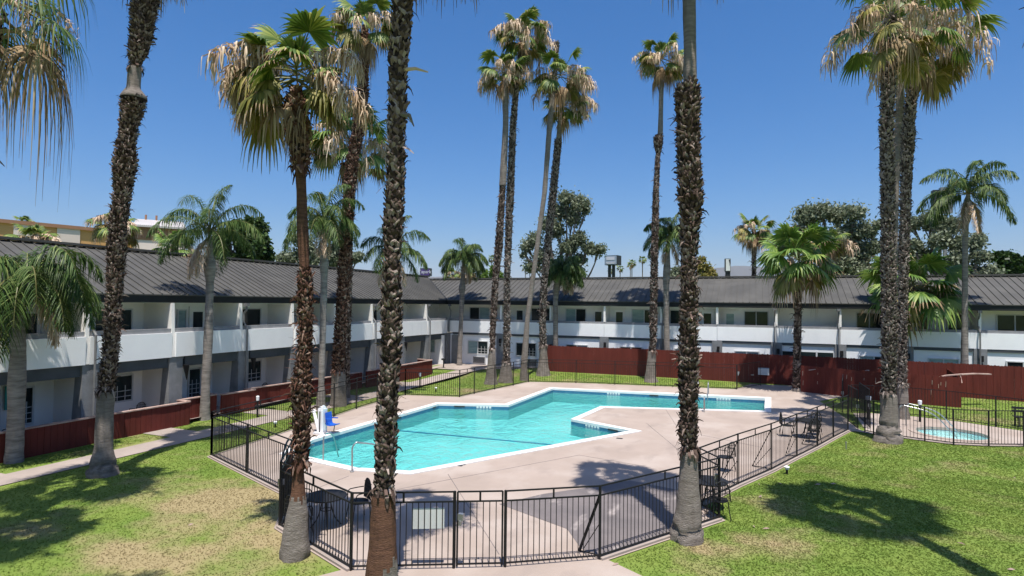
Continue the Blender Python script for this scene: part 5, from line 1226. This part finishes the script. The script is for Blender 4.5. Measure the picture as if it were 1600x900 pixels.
queen('feather palm in front of the inner building corner', b3, [(571, 713, 723), (560, 714, 722), (500, 717, 724), (460, 718, 726), (450, 716, 728), (440, 719, 727), (420, 721, 726)], at(724, 405, b3), 2.55, 43, n=22, sag=1.25, leaf=.62, dim=1.6)
b4 = np.array((*G2(868, 585), .3)); b4 = np.array((onx := 0, 0, 0)) if False else None
def wallbase(px, y): r = ray(px, 545); t = y / r[1]; x = r[0] * t; return np.array((x, y, gh(x, y)))
b4 = wallbase(868, 41.2)
queen('bushy feather palm against the back building behind the left end of the red fence', b4, [(560, 864, 873), (500, 864, 872), (470, 864, 872), (455, 863, 874), (440, 866, 875), (430, 869, 876)], at(882, 425, b4), 2.1, 44, n=24, sag=1.3, leaf=.62, dim=1.7, dead=3)
b5 = wallbase(1041, 41.4)
queen('feather palm against the back building left of the thick dark trunk', b5, [(560, 1037, 1047), (500, 1037, 1046), (440, 1036, 1046), (420, 1036, 1048), (400, 1039, 1047), (385, 1041, 1047)], at(1046, 370, b5), 2.5, 45, n=18, sag=1.2, leaf=.6, dim=1.6)
b6 = wallbase(1505, 40.6)
queen('tall feather palm behind the red fence at the right with a wide dark crown', b6, [(590, 1500, 1513), (500, 1503, 1512), (400, 1504, 1512), (352, 1504, 1513), (340, 1503, 1517), (328, 1503, 1517), (318, 1506, 1515)], at(1513, 303, b6), 3.2, 46, n=15, sag=1.05, leaf=.65, dim=1.7)
b7 = G(22, 722)
queen('feather palm at the left edge with heavy drooping fronds over the balcony', b7, [(724, 8, 37), (710, 10, 35), (640, 14, 37), (600, 15, 38), (540, 18, 39), (520, 17, 37), (500, 20, 36), (470, 22, 38), (440, 30, 42)], at(42, 434, b7), 2.95, 47, n=24, sag=1.5, leaf=.72, dim=1.2, dead=1, els=[62, 50, 40, 30, 55, 20, 5, -15, 45, -30, 15])
b9 = G(611, 618)
queen('feather palm whose fronds show on the right of the central rough trunk', b9, [(618, 604, 618), (500, 605, 617), (420, 607, 617), (400, 608, 616)], at(613, 392, b9), 2.6, 48, n=12, sag=1.1, leaf=.6, dim=1.3)
# ---- palms beyond the roofs
def bgpalm(label, px, py, d, size, tw, kind='fan', seed=1, group='palms beyond the roofs', **ck):
    c = far(px, py, d); base = np.array((c[0], c[1], 0)); o = thing('fan_palm', label, 'palm tree', base, group)
    trunk(o, [(base, tw * 1.4), (base + (0, 0, 1.2), tw), (c - (0, 0, .1), tw * .8)], 0, seed, [(c[2] * .3, c[2] - .1)] if d < 80 else [], M_bough if d >= 80 else None, M_boot, 2.0)
    fan_crown(o, c, size, seed, **ck)
bgpalm('small fan palm with brown skirt beyond the roof right of centre', 1178, 358, 60, 2.3, .26, seed=61, green=16, olive=8, dead=6, stalks=5, sw=2)
bgpalm('brownish fan palm beyond the roof behind the short deck palm', 1296, 375, 60, 2.2, .26, seed=62, green=10, olive=12, dead=8, stalks=6, sw=2)
bgpalm('fan palm with straw skirt behind the leaning left trunk, before the tan building', 182, 350, 46, 1.8, .3, seed=63, green=12, olive=8, dead=12, stalks=10, sw=2)
bgpalm('fan palm top rising over the left roof behind the edge feather palm', 57, 374, 42, 1.6, .3, seed=64, green=12, olive=6, dead=8, stalks=9, sw=2)
bgpalm('small dark fan palm top behind the tan building at far left', 38, 350, 70, 1.5, .3, seed=65, green=12, olive=4, dead=2, stalks=2, sw=2)
bgpalm('small bright green fan palm peeking over the left roof ridge', 272, 388, 36, 1.5, .25, seed=66, green=18, olive=2, dead=0, stalks=1, mg=M_fanfresh)
fars = [(707, 427, 90, 1.6, .2), (729, 428, 90, 1.7, .2), (737, 420, 150, 1.3, .16), (746, 412, 170, 1.3, .15), (768, 403, 170, 1.4, .15), (755, 421, 200, 1.3, .15), (821, 419, 190, 1.5, .15), (828, 417, 190, 1.5, .15), (855, 417, 200, 1.5, .15),
        (954, 423, 200, 1.5, .15), (969, 419, 190, 1.5, .16), (985, 414, 210, 1.6, .15), (987.5, 410, 180, 1.6, .16), (1004, 405, 180, 1.6, .17)]
wh = ['leftmost of the small tan palms right of the purple sign', 'small tan palm just behind the corner feather palm', 'tiny distant palm right of the corner feather palm, lower of two', 'tiny distant palm right of the corner feather palm, higher of two', 'tall distant palm over the round bush', 'tiny palm behind the left of the round bush', 'left of two tiny palms beyond the slim leaning trunk', 'right of two tiny palms beyond the slim leaning trunk', 'tiny palm behind the grey rough leaning trunk',
      'tiny palm between the posts of the pale roadside sign', 'tiny palm just right of the pale roadside sign', 'shorter one of the touching distant palms right of the sign', 'taller one of the touching distant palms right of the sign', 'tallest lone distant palm left of the slender knotted palm']
for i, (px, py, d, s_, tw) in enumerate(fars):
    bgpalm(wh[i], px, py, d, s_, tw, seed=70 + i, group='tiny distant palms', green=14 if d > 100 else 8, olive=3 if d > 100 else 8, dead=3, stalks=0 if d > 100 else 4, skirt=4, sw=3)

# ---- leafy trees
def leafy(label, foot, blobs, m, seed, nleaf=9000, lsize=.16, group=None, tw=.25, name='broadleaf_tree', hang=.5, trunks=1, gap=.5):
    rg = np.random.default_rng(seed); o = thing(name, label, 'tree', foot, group); foot = np.array(foot, float)
    cen = np.array([b[0] for b in blobs]); rad = np.array([b[1] for b in blobs]); tot = cen.mean(0)
    mb = MB(); fork = foot + (tot - foot) * np.array((.5, .5, .42))
    mb.tube(curve3([foot, foot * .5 + fork * .5 + rg.normal(0, .15, 3) * (1, 1, 0), fork], 4), list(np.linspace(tw * 1.2, tw * .8, 9)), 10)
    for c, r in zip(cen, rad):
        q = fork * .5 + c * .5 + rg.normal(0, .3, 3); pts = curve3([fork, q, c], 4); mb.tube(pts, list(np.linspace(tw * .55, tw * .12, len(pts))), 6)
        for _ in range(5):
            e = c + rg.normal(0, .5, 3) * r; mb.tube([c * .6 + q * .4, (c + e) / 2 + rg.normal(0, .1, 3), e], [tw * .15, tw * .1, .02], 5)
    mb.build('trunk', M_bough, o)
    vol = rad ** 2; per = (nleaf * vol / vol.sum()).astype(int); L = Leafs()
    for c, r, k in zip(cen, rad, per):
        nc = max(6, int(r * r * (16 if gap > .3 else 9))); dirs = rg.normal(0, 1, (nc, 3)); dirs /= np.linalg.norm(dirs, axis=1)[:, None]
        cc = c + dirs * (r * rg.uniform(.35, 1.0, nc) ** .6)[:, None] * np.array((1, 1, .8)); cr = r * rg.uniform(.10, .30, nc) * (1.2 - gap * .5)
        ci = rg.integers(0, nc, k); off = rg.normal(0, .5, (k, 3)); p = cc[ci] + off * cr[ci][:, None]; loose = rg.random(k) < gap; p[loose] = (c + rg.normal(0, .52, (k, 3)) * r * np.array((1, 1, .85)))[loose]
        a = rg.uniform(0, 2 * pi, k); b = rg.uniform(-1, 1, k); d = np.stack([np.cos(a) * np.sqrt(1 - b * b), np.sin(a) * np.sqrt(1 - b * b), b - hang], 1); d /= np.linalg.norm(d, axis=1)[:, None]
        s = np.cross(d, rg.normal(0, 1, (k, 3))); s /= np.linalg.norm(s, axis=1)[:, None]; sz = lsize * rg.uniform(.6, 1.4, k)
        P = np.empty((k, 2, 2, 3)); P[:, 0, 0] = p - s * (sz * .32)[:, None]; P[:, 0, 1] = p + s * (sz * .32)[:, None]; P[:, 1, 0] = p - s * (sz * .22)[:, None] + d * sz[:, None]; P[:, 1, 1] = p + s * (sz * .22)[:, None] + d * (sz * 1.05)[:, None]
        L.grid(P)
    L.build('crown', m, o); return o
def blobs_px(lst, d, seed=0):
    rg = np.random.default_rng(seed); out = []
    for (px, py, rp) in lst:
        dd = d + rg.uniform(-1, 1) * rp / FP * d * .6; c = far(px, py, dd); out.append((c, rp / FP * camdepth(c)))
    return out
def foot_at(px, d): c = far(px, 430, d); return (c[0], c[1], 0)
leafy('dense dark green tree beyond the left roof behind the smooth palm', foot_at(380, 50), blobs_px([(358, 378, 24), (385, 362, 26), (405, 385, 20), (372, 400, 24), (345, 392, 16), (400, 348, 12), (412, 398, 12)], 50, 1), M_ficus, 91, 26000, .26, tw=.35, gap=0)
leafy('grey green open tree beyond the left roof behind the slim feather palm', foot_at(515, 62), blobs_px([(470, 372, 12), (480, 385, 14), (500, 350, 14), (515, 362, 16), (535, 385, 14), (455, 402, 14), (440, 404, 8), (555, 402, 9), (562, 398, 6), (520, 400, 18), (490, 405, 16)], 62, 2), M_euc, 92, 20000, .20, tw=.3, name='eucalyptus_tree')
leafy('tall airy eucalyptus beyond the back roof behind the leaning palms', foot_at(880, 62), blobs_px([(885, 310, 12), (905, 318, 14), (875, 330, 14), (895, 340, 13), (858, 350, 14), (835, 375, 12), (822, 385, 9), (818, 398, 5), (870, 360, 12), (905, 372, 12), (920, 388, 11), (938, 390, 9), (888, 385, 14), (850, 400, 14), (832, 415, 12), (905, 405, 10), (865, 420, 16), (900, 425, 14), (915, 330, 6)], 62, 3), M_euc, 93, 30000, .20, tw=.35, name='eucalyptus_tree')
leafy('broad grey green tree beyond the roof behind the short deck palm', foot_at(1305, 66), blobs_px([(1262, 338, 17), (1285, 330, 14), (1310, 335, 15), (1335, 332, 14), (1250, 360, 10), (1350, 360, 14), (1325, 365, 16), (1300, 375, 18), (1340, 395, 18), (1365, 385, 12), (1270, 395, 14), (1310, 415, 22), (1350, 425, 18), (1218, 385, 8), (1228, 380, 6), (1372, 350, 7)], 66, 4), M_euc, 94, 42000, .22, tw=.4, name='eucalyptus_tree')
leafy('sprawling grey green tree behind the dark lamp mast at the right', foot_at(1480, 60), blobs_px([(1425, 350, 10), (1450, 345, 13), (1485, 352, 13), (1425, 385, 12), (1470, 375, 13), (1500, 380, 12), (1525, 378, 10), (1530, 400, 10), (1495, 405, 12), (1445, 400, 12), (1515, 425, 12), (1545, 425, 12), (1478, 420, 10), (1530, 370, 7)], 60, 5), M_euc, 95, 30000, .20, tw=.35, name='eucalyptus_tree')
leafy('small rounded dark tree beyond the roof near the right edge', foot_at(1570, 75), blobs_px([(1562, 402, 11), (1575, 405, 11), (1570, 418, 10), (1588, 422, 9), (1583, 412, 8), (1596, 408, 5)], 75, 6), M_ficus, 96, 12000, .28, tw=.3, gap=.1)
leafy('small yellowish tree beyond the roof right of the thick dark trunk', foot_at(1103, 70), blobs_px([(1098, 415, 9), (1107, 425, 10), (1096, 430, 10), (1112, 432, 7), (1097, 405, 5)], 70, 7), M_fanolive, 97, 8000, .25, tw=.2, gap=.1)
leafy('round bright green bush crown above the roof near the crossing palms', foot_at(768, 75), blobs_px([(768, 424, 9), (776, 428, 9), (760, 432, 9), (785, 433, 8), (756, 434, 6)], 75, 8), M_fanfresh, 98, 9000, .25, tw=.2, gap=0)
leafy('low dark tree behind the roof beside the feather palm near the thick trunk', foot_at(1068, 58), blobs_px([(1058, 425, 7), (1070, 430, 9), (1052, 432, 7)], 58, 9), M_euc, 99, 5000, .25, tw=.15)

# ---------------------------------------------------------------- buildings and signs beyond
dB = 62
def bldg(label, corners_px, z0, m):
    pass
ta, tb = far(-160, 335, 66), far(210, 362, 72); tc = far(280, 372, 60)
o = thing('distant_building', 'long flat tan and cream building beyond the left roof', 'building', (ta[0], ta[1], 0))
def wallseg(p, q, z0, z1, t, m, name, par): mb = MB(); mb.bar((p[0], p[1], (z0 + z1) / 2), (q[0], q[1], (z0 + z1) / 2), t, z1 - z0); mb.build(name, m, par)
def topz(px, py, p): return at(px, py, p)[2]
A0, A1 = far(-120, 340, 62), far(235, 365, 66)
A0[2] = 0; A1[2] = 0; dv = A1 - A0
def onwall(px):
    r = ray(px, 400); M2 = np.array([[r[0], -dv[0]], [r[1], -dv[1]]]); t, s = np.linalg.solve(M2, A0[:2]); return A0 + dv * s
zt = topz(0, 348.5, onwall(0)); 
cols = [(-120, -40, M_pink), (-40, 18, M_tan), (18, 50, M_pink), (50, 86, M_tan), (86, 122, M_pink), (122, 219, M_tan), (219, 256, M_pink)]
for a_, b_2, m_ in cols: wallseg(onwall(a_), onwall(b_2), 0, zt, .5 if m_ is M_tan else .7, m_, 'wall', o)
wallseg(onwall(-120), onwall(218), zt, zt + .3, .9, M_brown, 'coping', o)
o = thing('distant_building', 'brown topped building with a pale metal roof beyond the left roof', 'building', onwall(240))
p0, p1 = far(208, 352, 58), far(290, 372, 58); p0[2] = p1[2] = 0; dd = nrm(p1 - p0)
zz = topz(213, 352, p0)
wallseg(p0, p1, 0, zz - 1.2, .4, M_pink, 'wall', o); wallseg(p0, p1, zz - 1.2, zz, .5, M_brown, 'upper_wall', o)
bk = np.array((-dd[1], dd[0], 0)) * 7
mb = MB(); e = np.array((0, 0, 1.)); f0 = p0 - bk * .08; f1 = p1 - bk * .08
mb.add([f0 + e * zz, f1 + e * zz, p1 + bk + e * (zz + 1.35), p0 + bk + e * (zz + 1.35), f0 + e * (zz - .15), f1 + e * (zz - .15), p1 + bk + e * (zz - .15), p0 + bk + e * (zz - .15)], [(0, 1, 2, 3), (0, 4, 5, 1), (1, 5, 6, 2), (0, 3, 7, 4), (2, 6, 7, 3)])
for k in range(26):
    t = (k + .5) / 26; mb.bar(f0 + (f1 - f0) * t + e * (zz + .0), p0 + (p1 - p0) * t + bk * .97 + e * (zz + 1.32), .06, .04)
mb.build('roof', M_lightroof, o)
mb = MB()
for t in (.2, .42): q = p0 + (p1 - p0) * t + bk * .95; mb.tube([q + e * (zz + .6), q + e * (zz + 1.75)], .09, 8)
mb.build('vent_pipe', M_brown, o)
def text_obj(txt, size, m, loc, xdir, par, name='lettering', ext=.02):
    cu = bpy.data.curves.new(name, 'FONT'); cu.body = txt; cu.size = size; cu.extrude = ext; cu.align_x = 'CENTER'; cu.align_y = 'CENTER'
    t = bpy.data.objects.new('tmp_text', cu); COL.objects.link(t); dg = bpy.context.evaluated_depsgraph_get(); me = bpy.data.meshes.new_from_object(t.evaluated_get(dg)); bpy.data.objects.remove(t)
    me.materials.clear(); me.materials.append(m); o = bpy.data.objects.new(name, me); COL.objects.link(o)
    x = Vector((*xdir, 0)).normalized(); z = Vector((0, 0, 1)); y = x.cross(z) * -1; nrm_ = x.cross(z)
    M_ = Matrix((( x.x, 0, nrm_.x, loc[0]), (x.y, 0, nrm_.y, loc[1]), (0, 1, 0, loc[2]), (0, 0, 0, 1)))
    me.transform(M_); o.parent = par; o.matrix_parent_inverse = Matrix.Translation(-Vector(par.location)); return o
# purple sign
def roadsign(label, px0, px1, py0, py1, d, mface, posts, ybase=0, side=None, dep=1.2, ang=.25):
    c = far((px0 + px1) / 2, (py0 + py1) / 2, d); k = camdepth(c) / FP; W = (px1 - px0) * k; H = (py1 - py0) * k
    o = thing('roadside_sign', label, 'sign', (c[0], c[1], 0)); v = nrm(np.array((c[1], -c[0]))); v = np.array((v[0] * cos(ang) + v[1] * sin(ang), -v[0] * sin(ang) + v[1] * cos(ang)))
    nn = np.array((-v[1], v[0]))
    mb = MB(); mb.obox((c[0] - v[0] * W / 2, c[1] - v[1] * W / 2), v, nn, W, dep, c[2] - H / 2, c[2] + H / 2); mb.build('cabinet', M_bronze, o)
    mb = MB(); mb.obox((c[0] - v[0] * (W / 2 - .08) - nn[0] * .04, c[1] - v[1] * (W / 2 - .08) - nn[1] * .04), v, nn, W - .16, .036, c[2] - H / 2 + .08, c[2] + H / 2 - .08); mb.build('face', mface, o)
    for s in posts:
        mb = MB(); q = c[:2] + v * W * s + nn * dep / 2; mb.box(q[0] - .22, q[1] - .22, 0, q[0] + .22, q[1] + .22, c[2] - H / 2); mb.build('post', M_bronze, o)
    return o, c, v, nn, W, H
o, c, v, nn, W, H = roadsign('small purple roadside sign with pale lettering above the roof corner', 656, 672, 419, 431, 95, M_purple, [.0], dep=1.0, ang=.35)
text_obj('Tapark', H * .62, M_signlet, (c[0] - nn[0] * .06, c[1] - nn[1] * .06, c[2] + .02), v, o)
o, c, v, nn, W, H = roadsign('pale blue roadside sign on two dark posts beyond the back roof', 944, 965, 399, 414, 95, M_signblue, [-.28, .05], dep=1.6, ang=.45)
mb = MB()
for zz, a0, a1, hh in ((.18, -.36, .30, .5), (-.22, -.40, .38, .12), (-.34, -.34, .30, .12)):
    p = c[:2] + v * W * a0 - nn * .07; mb.obox(p, v, nn, W * (a1 - a0), .03, c[2] + H * zz - hh / 2, c[2] + H * zz + hh / 2)
mb.build('lettering', M_signlet, o)
o, c, v, nn, W, H = roadsign('tall narrow white sign on a pair of dark posts above the back roof', 1133.5, 1141.5, 404, 424, 100, M_signw, [-.15, .25], dep=.7, ang=-.2)
mb = MB(); p = c[:2] + v * W * .1 - nn * .06; mb.add([(*p, c[2] + H * .42), (*(p + v * W * .32), c[2] + H * .42), (*(p + v * W * .3), c[2] + H * .1), (*(p + v * W * .12), c[2] - H * .12), (*(p + v * W * .18), c[2] + H * .12)], [(0, 1, 2, 3, 4)]); mb.build('emblem', M_bronze, o)
# dark mast with boxes
c = far(1468, 352, 70); o = thing('antenna_mast', 'dark mast with equipment boxes rising behind the right roof', 'mast', (c[0], c[1], 0)); k = camdepth(c) / FP
mb = MB(); 
for dx in (-.45, .0, .42): mb.box(c[0] + dx - .14, c[1] - .14, 0, c[0] + dx + .14, c[1] + .14, c[2] + 1.0)
mb.build('pole', M_pipe, o)
mb = MB(); mb.box(c[0] - .75, c[1] - .4, c[2] - .6, c[0] + .7, c[1] + .4, c[2] + .6); mb.box(c[0] - .6, c[1] - .4, c[2] + .6, c[0] - .1, c[1] + .4, c[2] + 3.4); mb.build('equipment', M_bronze, o)
mb = MB(); mb.box(c[0] + .0, c[1] - .5, c[2] + 1.1, c[0] + .95, c[1] + .2, c[2] + 3.6); mb.build('cabinet', M_pipe, o)
# far treeline so the ground never meets the sky bare

# ---------------------------------------------------------------- the air between here and the far hills
hz = bpy.data.materials.new('haze_air'); hz.use_nodes = True; n_t = hz.node_tree; n_t.nodes.remove(n_t.nodes['Principled BSDF'])
pv = n_t.nodes.new('ShaderNodeVolumePrincipled'); pv.inputs['Color'].default_value = (0.90, 0.95, 1, 1); pv.inputs['Density'].default_value = 0.000032; pv.inputs['Anisotropy'].default_value = 0.0
n_t.links.new(pv.outputs[0], n_t.nodes['Material Output'].inputs['Volume'])
mb = MB(); mb.box(-26000, -6000, -8, 26000, 26000, 1250); o = mb.build('haze', hz); o['kind'] = 'stuff'; o['label'] = 'thin blue summer haze over the distance'; o['category'] = 'haze'
